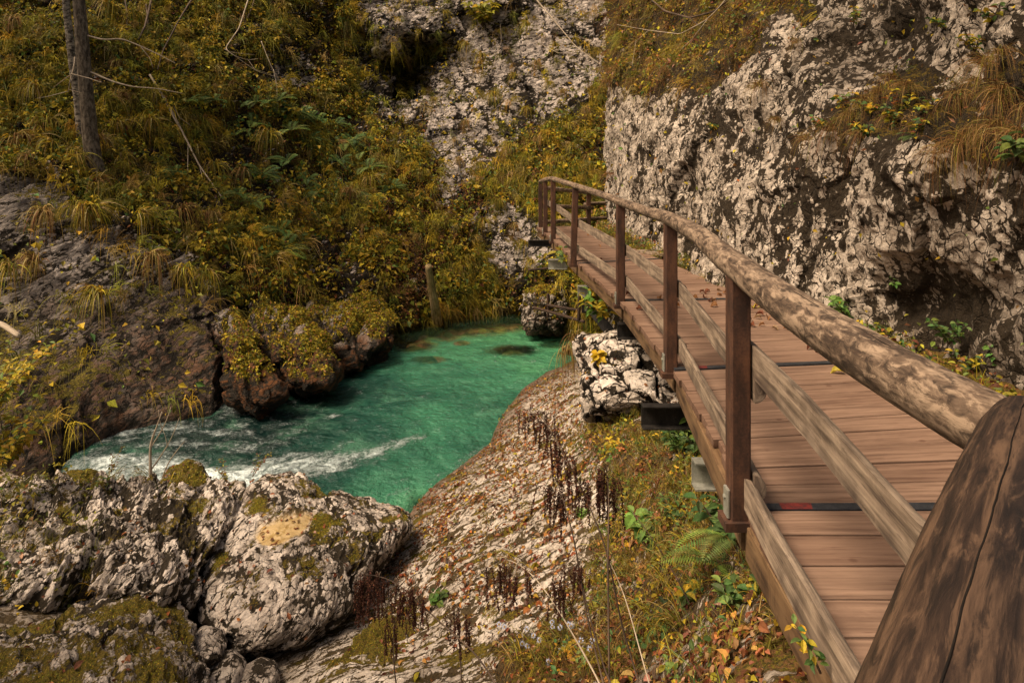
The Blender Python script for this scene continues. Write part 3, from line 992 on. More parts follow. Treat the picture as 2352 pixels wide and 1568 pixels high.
B_FRONT = boulder("boulder", "dark mossy boulder with white ribs in the shaded corner below the outcrop",
                  [(-260, 1500), (-100, 1450), (60, 1440), (180, 1395), (290, 1360), (360, 1362), (410, 1385), (445, 1430), (470, 1500), (478, 1600), (440, 1700), (200, 1850), (-200, 1850), (-330, 1650)],
                  (180, 1600), 5.5, 3.3, .5, M_bould, beds=LB, lam=.15, amp=.055, rough=.06, mossy=.16, seed=9, toned=.2, nth=560, nrh=180)
for k, (poly, c, yy, lab) in enumerate([
        ([(445, 1470), (470, 1446), (505, 1455), (515, 1480), (505, 1520), (470, 1530), (448, 1505)], (478, 1488), 4.95, "fist-shaped pinkish stone wedged beside the dark mossy boulder"),
        ([(470, 1540), (500, 1490), (540, 1495), (560, 1530), (545, 1580), (500, 1600), (468, 1585)], (513, 1545), 4.8, "upright grey stone in the gully, next to the pinkish stone"),
        ([(540, 1575), (560, 1530), (600, 1505), (635, 1520), (645, 1560), (620, 1610), (560, 1620)], (592, 1562), 4.75, "rounded grey stone lying in the middle of the gully"),
        ([(620, 1560), (650, 1530), (700, 1525), (722, 1550), (700, 1590), (650, 1600)], (668, 1560), 5.0, "flat half-hidden stone at the foot of the huge pale boulder")]):
    boulder("stone", lab, poly, c, yy + .25, yy - .2, .16, M_bould, rough=.025, mossy=-.25, seed=20 + k, cat="stone", toned=.45, nth=110, nrh=40, group="stones in the gully")
B_RIVER = boulder("boulder", "mossy white boulder standing in the river below the walkway brackets",
                  [(1196, 745), (1198, 700), (1212, 668), (1245, 652), (1285, 658), (1302, 690), (1306, 740), (1290, 768), (1250, 772), (1212, 768)], (1250, 712),
                  16.3, 15.4, .7, M_bould, rough=.10, mossy=.22, seed=11, toned=.35, nth=260, nrh=90, blocks=.08, wetz=WATER)
B_WALL = boulder("rock_outcrop", "broken white rock block propping up the walkway beams",
                 [(1322, 800), (1334, 772), (1372, 768), (1430, 752), (1500, 760), (1570, 820), (1640, 900), (1680, 990), (1600, 1000), (1540, 955), (1470, 950), (1410, 955), (1345, 955), (1330, 900)],
                 (1450, 870), 8.9, 7.2, .5, M_block, beds=(.1, -.2, .95), lam=.3, amp=.07, rough=.06, mossy=-.18, seed=12, cat="rock", nth=420, nrh=130, blocks=.10, toned=.1, blocksize=.34)
B_SLABCORNER = boulder("rock_outcrop", "mossy low rock rising at the lower end of the bleached slab",
                       [(720, 1600), (760, 1530), (840, 1450), (905, 1405), (980, 1385), (1080, 1420), (1180, 1480), (1260, 1560), (1300, 1700), (900, 1800)], (1000, 1580),
                       5.6, 3.7, .16, M_bould, beds=(-.5, -.3, .8), lam=.10, amp=.04, rough=.05, mossy=.25, seed=13, cat="rock", nth=460, nrh=150, toned=.15, lit=.35)

# ---------------------------------------------------------------- river: bed and water
m, nt, b = new_mat("amber_river_bed")
g = N(nt)
n1 = g.noise(g.coord(), 5.5, 6, .62)
n2 = g.voro(g.coord(), 5.0, out='Color')
col = g.ramp(n1, [(.35, (.06, .036, .014)), (.5, (.28, .17, .055)), (.66, (.50, .33, .13))])
g.link(g.mix(.35, col, n2, 'OVERLAY'), b.inputs['Base Color'])
b.inputs['Roughness'].default_value = .7
M_bed = m

m, nt, b = new_mat("clear_turquoise_water")
g = N(nt)
co = g.coord()
fl = g.attr('flow', 'Vector')               # along and across the current
dep = g.attr('deep_refl')
clear = g.attr('clear')
foam = g.attr('foam')
nA = g.noise(co, .9, 4, .5)
dd = g.math('ADD', dep, g.math('MULTIPLY', g.math('SUBTRACT', nA, .5), .35))
colw = g.ramp(dd, [(.02, (.15, .26, .05)), (.20, (.085, .30, .14)), (.40, (.045, .19, .11)), (.60, (.014, .070, .050)), (.84, (.0045, .018, .016))])
rip = g.noise(co, 3.6, 6, .60, .3)
rip2 = g.noise(co, 11.0, 4, .62, .2)
st1 = g.noise(g.scale(fl, (1.5, 5.0, 1)), 1.0, 7, .68, .35)
st3 = g.noise(co, 16.0, 4, .72)
st4 = g.noise(co, 46.0, 3, .7)
mott = g.noise(co, 1.5, 5, .58, .4)
colw = g.mix(g.math('MULTIPLY', g.step(mott, .5, .7), .30), colw, (.13, .36, .22))
colw = g.mix(g.math('MULTIPLY', g.step(mott, .48, .30), .40), colw, (.010, .065, .05))
fsum = g.math('ADD', g.math('MULTIPLY', st1, .46), g.math('ADD', g.math('MULTIPLY', st3, .34), g.math('MULTIPLY', st4, .20)))
thr = g.math('ADD', fsum, g.math('MULTIPLY', foam, .36))
thr = g.math('ADD', thr, g.math('MULTIPLY', g.math('SUBTRACT', rip, .5), .30))
ff = g.step(thr, .66, .86)
colf = g.mix(ff, colw, (.70, .81, .82))
g.link(colf, b.inputs['Base Color'])
g.link(g.math('ADD', .10, g.math('MULTIPLY', ff, .6)), b.inputs['Roughness'])
b.inputs['IOR'].default_value = 1.33
b.inputs['Specular IOR Level'].default_value = .5
hgt = g.math('ADD', rip, g.math('ADD', g.math('MULTIPLY', rip2, .28), g.math('MULTIPLY', ff, .25)))
nrm = g.bump(hgt, .16, 1.0)
g.link(nrm, b.inputs['Normal'])
tr = g.node('ShaderNodeBsdfTransparent')
g.link(g.mix(.5, (.75, .95, .80), (.95, .93, .75)), tr.inputs['Color'])
gl = g.node('ShaderNodeBsdfGlossy'); gl.inputs['Roughness'].default_value = .12
g.link(nrm, gl.inputs['Normal'])
fr = g.node('ShaderNodeFresnel'); fr.inputs['IOR'].default_value = 1.33
g.link(nrm, fr.inputs['Normal'])
m1 = g.node('ShaderNodeMixShader')
g.link(fr.outputs[0], m1.inputs[0]); g.link(tr.outputs[0], m1.inputs[1]); g.link(gl.outputs[0], m1.inputs[2])
m2 = g.node('ShaderNodeMixShader')
g.link(g.math('MULTIPLY', clear, g.math('SUBTRACT', 1, ff)), m2.inputs[0])
g.link(b.outputs[0], m2.inputs[1]); g.link(m1.outputs[0], m2.inputs[2])
g.link(m2.outputs[0], nt.nodes['Material Output'].inputs['Surface'])
M_water = m


def wpt(u, v):
    Y = onwater(v)
    return np.array([(u - CU) / F * Y, Y])


# the current runs from under the walkway to the lower left
FLOW = np.array([wpt(1330, 735), wpt(1180, 790), wpt(1050, 880), wpt(930, 985), wpt(780, 1050), wpt(560, 1090), wpt(350, 1085), wpt(100, 1120), [-9.5, 7.2]])


def flow_frame(xy):
    """distance along the current, signed distance across it"""
    best = np.full(len(xy), 1e9); s_o = np.zeros(len(xy)); c_o = np.zeros(len(xy))
    acc = 0
    for a, b_ in zip(FLOW[:-1], FLOW[1:]):
        t = b_ - a
        L = np.linalg.norm(t); t = t / L
        r = xy - a
        s = np.clip(r @ t, 0, L)
        d = np.linalg.norm(r - s[:, None] * t, axis=1)
        sd = r[:, 0] * t[1] - r[:, 1] * t[0]
        k = d < best
        best = np.where(k, d, best); s_o = np.where(k, acc + r @ t, s_o); c_o = np.where(k, np.sign(sd) * d, c_o)
        acc += L
    return s_o, c_o


def polydist(xy, pts):
    best = np.full(len(xy), 1e9)
    for a, b_ in zip(pts[:-1], pts[1:]):
        t = b_ - a; L2 = t @ t
        s = np.clip(((xy - a) @ t) / L2, 0, 1)
        best = np.minimum(best, np.linalg.norm(xy - a - s[:, None] * t, axis=1))
    return best


deep_refl_ctrl = [((1250, 775), .20), ((1100, 770), .22), ((950, 800), .30), ((1000, 860), .40), ((1150, 850), .36), ((1230, 850), .28), ((900, 830), .48), ((850, 880), .72), ((1000, 950), .42), ((1100, 950), .46),
             ((850, 930), .55), ((720, 930), .84), ((600, 970), .95), ((450, 1000), .92), ((300, 1010), .85), ((600, 1040), .85), ((750, 1000), .70), ((850, 1020), .62), ((980, 1040), .46), ((1080, 1020), .52),
             ((700, 1060), .75), ((900, 1100), .55), ((960, 1100), .40), ((1000, 1080), .50), ((930, 1140), .18), ((870, 1130), .40), ((780, 1100), .70), ((500, 1100), .7), ((250, 1060), .6), ((150, 1060), .55)]  # water darkness: depth, plus the dark bank's reflection put into the colour
dxy = np.array([wpt(*a) for a, _ in deep_refl_ctrl]); dval = np.array([v_ for _, v_ in deep_refl_ctrl])


def build_water():
    xs = np.arange(-9.5, 4.2, .05); ys = np.arange(6.4, 19.6, .05)
    X, Y = np.meshgrid(xs, ys)
    xy = np.stack([X.ravel(), Y.ravel()], -1)
    w = 1.0 / (np.linalg.norm(xy[:, None] - dxy[None], axis=-1) ** 2 + .15) ** 1.5
    deep_refl = (w * dval).sum(1) / w.sum(1)
    uu = X.ravel() / Y.ravel() * F + CU
    vv = HV + (EYE - WATER) * F / Y.ravel()
    # brown shallows at the head of the pool and by the slab
    wob = 14 * fbm(np.stack([uu / 60, vv / 30, uu * 0], -1), 4, 301)
    head = sstep(806, 788, vv + wob * .9 + .13 * (uu - 905)) * sstep(1330, 1200, uu)
    slabsh = sstep(55, 5, np.hypot((uu - 968) / 1.0, (vv - 1165) * 1.2) + wob)
    clear = np.clip(np.maximum(head, slabsh) * .92, 0, 1)
    sub = np.zeros(len(xy))
    for (u0, v0, ru, rv, k) in SUBMERGED:
        r = np.hypot((uu - u0) / ru, (vv - v0) / rv) + .25 * fbm(np.stack([uu / 25, vv / 12, uu * 0], -1), 3, 303)
        sub = np.maximum(sub, k * sstep(1.25, .55, r))
    clear = np.maximum(clear, sub)
    s, c = flow_frame(xy)
    # white water
    band = polydist(xy, np.array([wpt(430, 1125), wpt(560, 1098), wpt(700, 1076), wpt(830, 1050), wpt(900, 1030), wpt(960, 1012)]))
    tt = np.clip((uu - 480) / 480, 0, 1)
    foam = .98 * sstep(1.5, .0, (band + .25 * fbm(np.stack([s / .8, c / .4, s * 0], -1), 4, 304)) / (.95 - .60 * tt)) * (1 - .42 * tt)
    low = polydist(xy, np.array([wpt(80, 1130), wpt(200, 1075), wpt(330, 1085), wpt(480, 1115)]))
    foam = np.maximum(foam, .80 * sstep(1.3, .1, low))
    rim = polydist(xy, np.array([wpt(200, 1020), wpt(310, 990), wpt(420, 985)]))
    foam = np.maximum(foam, .55 * sstep(.6, .05, rim))
    foam = np.maximum(foam, .27 + .20 * sstep(900, 500, uu) + .16 * fbm(np.stack([s / 1.3, c / .5, s * 0], -1), 4, 305))
    edge2 = polydist(xy, np.array([wpt(1110, 1035), wpt(1060, 1075), wpt(1010, 1105)]))
    foam = np.maximum(foam, .5 * sstep(.45, .0, edge2))
    foam = foam * (1 - .5 * clear)
    rough = .25 + .75 * sstep(950, 450, uu)
    f3 = np.stack([s / .75, c / .35, s * 0], -1)
    z = WATER + rough * (.07 * fbm(f3, 4, 307) + .03 * fbm(f3 * 3.1, 3, 309)) + .10 * sstep(.5, 1.1, foam) * (.5 + fbm(f3 * 2, 3, 311))
    z = z - .9 * sstep(260, -60, uu) * sstep(1000, 1120, vv)
    me = make_mesh("water", np.stack([X.ravel(), Y.ravel(), z], -1), grid_faces(*X.shape)[:, ::-1], True,
                   dict(deep_refl=deep_refl, clear=clear, foam=foam, flow=np.stack([s, c, s * 0], -1)))
    obj("water", me, M_water, kind='structure')
    bx = np.arange(-10, 4.6, .08); by = np.arange(6, 20, .08)
    X, Y = np.meshgrid(bx, by)
    q = np.stack([X.ravel(), Y.ravel(), X.ravel() * 0], -1)
    uu = X.ravel() / Y.ravel() * F + CU
    vv = HV + (EYE - WATER) * F / Y.ravel()
    zb = WATER - .9 + .12 * fbm(q / .6, 4, 313) + .62 * sstep(800, 765, vv) + .65 * sstep(110, 20, np.hypot(uu - 968, vv - 1165))
    f1, f2, cid = worley(q / .33, 315)
    zb = zb + .10 * (1 - f1) * cid
    obj("river_bed", make_mesh("river_bed", np.stack([X.ravel(), Y.ravel(), zb], -1), grid_faces(*X.shape)[:, ::-1], True), M_bed, kind='structure')


SUBMERGED = [(1180, 804, 62, 13, .95), (950, 792, 55, 18, .95), (1270, 792, 38, 9, .8), (1060, 788, 20, 7, .8), (985, 826, 42, 9, .7)]
build_water()
M_sunk = plain_mat("algae_covered_rock", (.035, .05, .012), (.16, .15, .05), .6, 6, .02)
for (u0, v0, ru, rv, k), lab in zip(SUBMERGED, ["wide dark boulder lying under the turquoise water in mid pool", "pale slab of rock sunk at the brown shallows", "sunken rock near the foot of the bridge bank",
                                                "small dark sunken rock at the edge of the shallows", "faint sunken rock beside the mossy rock nose"]):
    c = wpt(u0, v0)
    sx = ru / F * c[1] * .95
    th = np.linspace(0, 2 * np.pi, 40, endpoint=False); ph = np.linspace(0, np.pi, 20)
    T, H = np.meshgrid(th, ph)
    q = np.stack([np.cos(T) * np.sin(H), np.sin(T) * np.sin(H), np.cos(H)], -1).reshape(-1, 3)
    q = q * (1 + .22 * fbm(q * 1.7 + u0, 4, 320))[:, None] * (sx, sx * .9, .42) + (c[0], c[1], WATER - .47)
    idx = np.arange(800).reshape(20, 40); nx = np.roll(idx, -1, 1)
    obj("boulder", make_mesh("boulder", q, np.stack([idx[:-1], idx[1:], nx[1:], nx[:-1]], -1).reshape(-1, 4)), M_sunk, label=lab, cat="boulder", group="sunken rocks in the pool")
# ---------------------------------------------------------------- the walkway: one thing with its parts
M_plank = wood_mat("worn_red_brown_boards", (.31, .20, .14), (.215, .135, .093), (.115, .068, .047), grain=(1.2, 30, 30), mottle=(1.6, 6, 6), mot=.38, rough=.72, bump=.0025, stain=(.10, .05, .032), knots=.75)
M_half = wood_mat("weathered_half_log", (.40, .31, .23), (.22, .165, .12), (.075, .054, .040), grain=(2.2, 30, 30), mottle=(4, 5, 5), mot=.45, bump=.005, stain=(.06, .042, .035))
M_log = wood_mat("weathered_round_log", (.34, .25, .175), (.125, .085, .058), (.030, .020, .014), grain=(3.0, 22, 22), mottle=(17, 38, 38), mot=.9, bump=.006, stain=(.05, .03, .02))
M_logdark = wood_mat("dark_stained_log", (.125, .075, .046), (.036, .021, .014), (.010, .0065, .005), grain=(3.0, 48, 48), mottle=(8, 60, 60), mot=.8, bump=.005, stain=(.012, .008, .006), rough=.6)
M_beam = wood_mat("orange_stained_beam", (.28, .175, .09), (.15, .085, .042), (.05, .028, .016), grain=(1.5, 20, 20), mottle=(5, 3, 3), mot=.5)
M_rust = metal_mat("rusty_steel", (.035, .017, .011), (.075, .034, .020), (.135, .060, .032), rough=.7, metallic=.15)
M_galv = metal_mat("galvanised_steel", (.25, .25, .21), (.36, .36, .31), (.50, .50, .45), rough=.45, metallic=.5)
M_dark = metal_mat("dark_steel", (.012, .011, .010), (.025, .023, .022), (.055, .048, .042), rough=.5, metallic=.4)
M_strip = metal_mat("black_strip_steel", (.020, .022, .027), (.032, .035, .042), (.055, .058, .066), rough=.55, metallic=.3, sc=30)
M_red = metal_mat("red_paint_on_steel", (.05, .015, .015), (.14, .018, .015), (.22, .028, .02), rough=.6, metallic=.1, sc=25)

walk = bpy.data.objects.new("wooden_walkway", None)
COL.objects.link(walk)
tag(walk, "wooden plank walkway with a round log handrail on rusty steel posts along the cliff", "walkway")

LEFT = np.array([(-2.6, -1.6), (-.35, -.25), (.30, .45), (.96, 1.25), (1.0, 2.0), (1.045, 3.0), (1.115, 3.6), (1.15, 4.24), (1.18, 5.0), (1.15, 7.2), (.93, 9.85), (.74, 12.3), (.63, 13.4), (.52, 14.5)])
RIGHT = np.array([(-2.4, -3.2), (.9, -2.0), (2.1, -.6), (2.65, 1.1), (2.70, 2.0), (2.72, 3.0), (2.75, 3.8), (2.78, 4.5), (2.80, 5.2), (2.60, 7.3), (2.15, 10.3), (1.80, 12.4), (1.72, 13.5), (1.70, 14.5)])


def resample(poly, n):
    d = np.concatenate([[0], np.cumsum(np.linalg.norm(np.diff(poly, axis=0), axis=1))])
    s = np.linspace(0, d[-1], n)
    return np.stack([np.interp(s, d, poly[:, 0]), np.interp(s, d, poly[:, 1])], -1)


def box_pts(o, ax, ay, az, bev=0.0):
    """corner o, three edge vectors -> vertices and quads; bev chamfers the four long (ax) edges"""
    o, ax, ay, az = (np.asarray(x, float) for x in (o, ax, ay, az))
    if bev <= 0:
        v = np.array([o, o + ax, o + ax + ay, o + ay, o + az, o + ax + az, o + ax + ay + az, o + ay + az])
        f = [(0, 3, 2, 1), (4, 5, 6, 7), (0, 1, 5, 4), (1, 2, 6, 5), (2, 3, 7, 6), (3, 0, 4, 7)]
        return v, np.array(f)
    by, bz = bev / np.linalg.norm(ay), bev / np.linalg.norm(az)
    ring = [(by, 0), (1 - by, 0), (1, bz), (1, 1 - bz), (1 - by, 1), (by, 1), (0, 1 - bz), (0, bz)]
    r0 = [o + a * ay + c * az for a, c in ring]
    v = np.array(r0 + [x + ax for x in r0])
    f = [(i, (i + 1) % 8, 8 + (i + 1) % 8, 8 + i) for i in range(8)]
    f += [(0, 7, 6, 1), (1, 6, 5, 2), (2, 5, 4, 3), (8, 9, 14, 15), (9, 10, 13, 14), (10, 11, 12, 13)]
    return v, np.array(f)


def outward(me):
    bm = bmesh.new(); bm.from_mesh(me)
    bmesh.ops.recalc_face_normals(bm, faces=bm.faces)
    bm.to_mesh(me); bm.free()
    return me


# boards: even steps along the deck, each with its own tone, length and slight lift
def build_deck():
    n = 400
    # pair the edges by depth so that the boards lie across the walkway
    tl = np.concatenate([[0], np.cumsum(np.linalg.norm(np.diff(LEFT, axis=0), axis=1))])
    key = np.linspace(0, 1, len(LEFT))
    mid = (LEFT + RIGHT) / 2
    dm = np.concatenate([[0], np.cumsum(np.linalg.norm(np.diff(mid, axis=0), axis=1))])
    mb = MB()
    s = 0.0
    k = 0
    rr = random.Random(3)
    strips = [float(np.interp(y, mid[:, 1], dm)) for y in (3.03, 5.06, 7.3, 9.9)]
    def at(s_):
        return (np.array([np.interp(s_, dm, LEFT[:, 0]), np.interp(s_, dm, LEFT[:, 1])]),
                np.array([np.interp(s_, dm, RIGHT[:, 0]), np.interp(s_, dm, RIGHT[:, 1])]))
    while s < dm[-1] - .05:
        w = .196 + rr.uniform(-.012, .012)
        e = s + w
        for st in strips:
            if s < st - .03 and e > st - .035 and e < st + .15:
                e = st - .035
            if abs(s - (st - .035)) < .008:
                s = st + .035; e = s + w
        gap = .004 + rr.uniform(0, .003)
        (l0, r0), (l1, r1) = at(s + gap), at(e - gap)
        stick = rr.uniform(-.012, .022)
        dl = (r0 - l0) / np.linalg.norm(r0 - l0)
        a, b_ = l0 - dl * stick, l1 - dl * stick
        lift = rr.uniform(-.003, .003)
        z0, z1 = -.045, lift
        nx = 14
        t = np.linspace(0, 1, nx)[:, None]
        c0, c1 = a + (r0 - a) * t, b_ + (r1 - b_) * t
        bev = .003
        dd = (c1 - c0); dd = dd / np.linalg.norm(dd, axis=1, keepdims=True)
        def col(c, z): return np.concatenate([c, np.full((nx, 1), z)], 1)
        rows = [col(c0, z0), col(c0, z1 - bev), col(c0 + dd * bev, z1), col(c1 - dd * bev, z1), col(c1, z1 - bev), col(c1, z0)]
        v = np.stack(rows, 0)
        cup = .0015 * fbm(v.reshape(-1, 3) * (3, 3, 1) + k, 2, 401)
        v[..., 2] += cup.reshape(6, nx) * (np.arange(6)[:, None] > 0)
        idx = np.arange(6 * nx).reshape(6, nx)
        f = np.concatenate([np.stack([idx[:-1, :-1], idx[1:, :-1], idx[1:, 1:], idx[:-1, 1:]], -1).reshape(-1, 4),
                            [[idx[5, i], idx[0, i], idx[0, i + 1], idx[5, i + 1]] for i in range(nx - 1)],
                            [[idx[0, 0], idx[1, 0], idx[2, 0], idx[3, 0]], [idx[0, 0], idx[3, 0], idx[4, 0], idx[5, 0]],
                             [idx[3, -1], idx[2, -1], idx[1, -1], idx[0, -1]], [idx[5, -1], idx[4, -1], idx[3, -1], idx[0, -1]]]])
        q = v.reshape(-1, 3)
        L = np.linalg.norm(r0 - a)
        wc = np.stack([np.tile(t[:, 0] * L, 6) + k * 3.7, np.repeat([0, .01, .012, w, w + .01, w + .02], nx) + k * 1.3, q[:, 2] + k], -1)
        base = rr.random() ** 2 * .5
        tone = np.full(len(q), base)
        tone = tone + np.tile(.35 * sstep(.12, .0, t[:, 0] * L), 6)
        tone[q[:, 2] < z1 - .004] += .35
        mb.add(q, f4=f, wc=wc, tone=np.clip(tone, 0, 1))
        s = e; k += 1
    me = mb.mesh("deck", smooth=False)
    obj("deck", outward(me), M_plank, walk)
    # dark flat bars between the board fields, one of them splashed with red paint at its end
    for i, st in enumerate(strips):
        l, r = at(st)
        (l0, r0), (l1, r1) = at(st - .030), at(st + .030)
        cut = .0
        d0, d1 = (r0 - l0), (r1 - l1)
        def z3(p_, z): return np.array([p_[0], p_[1], z])
        v = np.array([z3(l0, -.03), z3(r0, -.03), z3(r1, -.03), z3(l1, -.03), z3(l0, .003), z3(r0, .003), z3(r1, .003), z3(l1, .003)])
        me = make_mesh("metal_strip", v, np.array([(0, 3, 2, 1), (4, 5, 6, 7), (0, 1, 5, 4), (1, 2, 6, 5), (2, 3, 7, 6), (3, 0, 4, 7)]), False)
        so = obj("metal_strip", me, M_strip, walk)
        if i < 2:
            a0, a1 = .085, .165 if i == 0 else .15
            w = np.array([z3(l0 + d0 * a0, .0042), z3(l0 + d0 * a1, .0042), z3(l1 + d1 * (a1 + .006), .0042), z3(l1 + d1 * a0, .0042)])
            tag(obj("paint_mark", make_mesh("paint_mark", w, np.array([(0, 1, 2, 3)]), False), M_red, so), "faded red paint on the black strip")


build_deck()

# plan line of the posts and of the log on top of them
POSTS = [(1.0, 3.02), (1.165, 5.02), (1.15, 7.24), (.90, 9.85), (.745, 12.35), (.655, 13.4), (.60, 14.35)]
PLAN = np.array([(.93, 1.20), (.97, 1.40), (1.0, 2.0)] + POSTS)


def plan_Y(u):
    dense = np.concatenate([np.linspace(a, b_, 200, endpoint=False) for a, b_ in zip(PLAN[:-1], PLAN[1:])] + [PLAN[-1:]])
    return np.interp((np.asarray(u) - CU) / F, (dense[:, 0] / dense[:, 1])[::-1], dense[:, 1][::-1])


def tube(path, radii, nseg=18, step=.05, wob=.06, seed=0, cap=True, flat=None, tonef=None, oval=0.0):
    """log along a path: rounded ends, uneven girth; wood coordinates run along it"""
    path = np.asarray(path, float)
    d = np.concatenate([[0], np.cumsum(np.linalg.norm(np.diff(path, axis=0), axis=1))])
    n = max(3, int(d[-1] / step) + 1)
    s = np.linspace(0, d[-1], n)
    c = np.stack([np.interp(s, d, path[:, k]) for k in range(3)], -1)
    if len(path) > 3:                                    # round the corners of the path
        for _ in range(6):
            c[1:-1] = (c[:-2] + 2 * c[1:-1] + c[2:]) / 4
    r = np.interp(s, d, np.broadcast_to(radii, (len(path),)))
    if cap:
        c = np.concatenate([[c[0] - (c[1] - c[0]) * .0], c, [c[-1]]]); r = np.concatenate([[r[0] * .93], r, [r[-1] * .93]])
        s = np.concatenate([[0], s, [s[-1]]])
        c[1] = c[0] + (c[2] - c[0]) * .2; c[-2] = c[-1] + (c[-3] - c[-1]) * .2
    t = np.gradient(c, axis=0); t /= np.linalg.norm(t, axis=1, keepdims=True) + 1e-9
    up = np.array([0, 0, 1.0]) if abs(t[:, 2]).mean() < .85 else np.array([0, 1.0, 0])
    a = np.cross(t, up); a /= np.linalg.norm(a, axis=1, keepdims=True) + 1e-9
    b_ = np.cross(a, t)
    th = np.linspace(0, 2 * np.pi, nseg, endpoint=False)
    pa, pb = np.cos(th), np.sin(th)
    if flat is not None:
        pa = np.maximum(pa, flat) if flat < 0 else np.minimum(pa, flat)
    v = c[:, None] + r[:, None, None] * (a[:, None] * pa[None, :, None] + b_[:, None] * pb[None, :, None] * (1 + oval))
    q = v.reshape(-1, 3)
    nn = (v - c[:, None]).reshape(-1, 3)
    q = q + nn * (wob * (fbm(q / .35 + seed, 3, 411) + .5 * fbm(q / .07 + seed, 3, 413)))[:, None]
    wc = np.stack([np.repeat(s, nseg) + seed * 5.1, (np.repeat(r, nseg) * np.tile(pa, len(c))) + seed, np.repeat(r, nseg) * np.tile(pb, len(c))], -1)
    idx = np.arange(len(q)).reshape(len(c), nseg); nx = np.roll(idx, -1, 1)
    f4 = np.stack([idx[:-1], nx[:-1], nx[1:], idx[1:]], -1).reshape(-1, 4)
    q = np.concatenate([q, c[:1], c[-1:]])
    wc = np.concatenate([wc, wc[:1], wc[-nseg:-nseg + 1]])
    m_ = len(q)
    f3 = np.concatenate([np.stack([np.full(nseg, m_ - 2), nx[0], idx[0]], -1), np.stack([np.full(nseg, m_ - 1), idx[-1], nx[-1]], -1)])
    tone = np.zeros(len(q)) if tonef is None else tonef(q, np.concatenate([np.repeat(s, nseg), [0, s[-1]]]))
    return q, f3, f4, wc, np.clip(tone, 0, 1)


def log_obj(name, path, radii, mat, parent, **kw):
    q, f3, f4, wc, tone = tube(path, radii, **kw)
    return obj(name, outward(make_mesh(name, q, [f3, f4], True, dict(wc=wc, tone=tone))), mat, parent)


# top handrail traced along the posts; its distance comes from the plan line
TOP = [(2262, 958, 156), (2199, 938, 150), (2057, 858, 128), (1980, 812, 118), (1903, 764, 108), (1826, 712, 93), (1749, 656, 77), (1707, 622, 68), (1672, 597, 61),
       (1610, 543, 47), (1558, 512, 36), (1528, 498, 30), (1482, 485, 24), (1425, 464, 19), (1394, 451, 16.5), (1353, 437, 14.5), (1316, 425, 13), (1269, 410.5, 11.5)]
pts, rad = [], []
for u, v, w in TOP:
    Y = float(plan_Y(u))
    pts.append(P(u, v, Y)); rad.append(w * Y / F / 2 * .98)
pts[0] = np.array([.965, 1.27, pts[1][2] + .01])
cutend = lambda q, s: .85 * sstep(.07, .0, s) + .35 * sstep(.9, .1, s) * sstep(.02, -.05, q[:, 2] - 1.0)
h = log_obj("handrail", pts, rad, M_log, walk, nseg=40, step=.02, wob=.055, seed=1, tonef=cutend)
tag(h, "long weathered grey handrail log")
tip = [P(1269, 410.5, float(plan_Y(1269))) + (0, .02, 0), P(1252, 413, float(plan_Y(1252))), P(1241, 418, 14.2)]
log_obj("handrail", tip, .045, M_log, walk, nseg=14, seed=2)
# near log that comes back towards the viewer
L2 = [P(2362, 985, 1.22), P(2346, 1030, 1.15), P(2275, 1290, .80), P(2212, 1568, .62), (.02, .16, 1.075), (-.30, -.22, 1.07)]
split = lambda q, s: .35 * sstep(.5, 0, s) + .3 * fbm(q / .2, 3, 417)
h2 = log_obj("handrail", L2, [.060, .068, .070, .072, .076, .078], M_logdark, walk, nseg=64, step=.012, wob=.03, seed=3, tonef=split)
tag(h2, "dark stained handrail log at the near corner")
# long drying crack along the near log, a thin dark groove strip sunk in its top
def crack_strip(path, w, name, parent):
    path = np.asarray(path, float)
    d = np.concatenate([[0], np.cumsum(np.linalg.norm(np.diff(path, axis=0), axis=1))])
    s = np.linspace(0, d[-1], 60)
    c = np.stack([np.interp(s, d, path[:, k]) for k in range(3)], -1)
    c[:, 0] += .004 * fbm(np.stack([s * 9, s * 0, s * 0], -1), 3, 419)
    t = np.gradient(c, axis=0); t /= np.linalg.norm(t, axis=1, keepdims=True)
    sd = np.cross(t, (0, 0, 1)); sd /= np.linalg.norm(sd, axis=1, keepdims=True)
    ww = w * (.3 + .7 * np.sin(np.linspace(.05, np.pi - .05, 60)))[:, None] * (1 + .4 * fbm(np.stack([s * 25, s * 0, s * 0], -1), 2, 421))[:, None]
    v = np.stack([c - sd * ww, c + (0, 0, .002), c + sd * ww, c - (0, 0, .012)], 1)
    idx = np.arange(240).reshape(60, 4); nx = np.roll(idx, -1, 1)
    f = np.stack([idx[:-1], nx[:-1], nx[1:], idx[1:]], -1).reshape(-1, 4)
    return obj(name, make_mesh(name, v.reshape(-1, 3), f), M_crack, parent)


M_crack = plain_mat("black_wood_crack", (.006, .004, .003), (.015, .010, .007), .9)
top2 = [np.array(a) + (0, 0, r) for a, r in zip(L2, [.060, .0685, .0705, .0725, .0765, .079])]
crack_strip([top2[0] + (.004, .0, .0), top2[1], top2[2] + (.006, 0, 0), top2[3], top2[4]], .0011, "crack", h2)
crack_strip([pts[i] + np.array([-.012, 0, rad[i] * .985]) for i in (2, 3, 4, 5)], .0009, "crack", h)
# bolt at the corner
bx = P(2327, 957, 1.165)
q, f3, f4, wc, tone = tube([bx + (0, 0, -.02), bx + (0, 0, .012)], .011, nseg=8, step=.01, wob=0)
obj("bolt", make_mesh("bolt", q, [f3, f4], False), M_galv, walk)


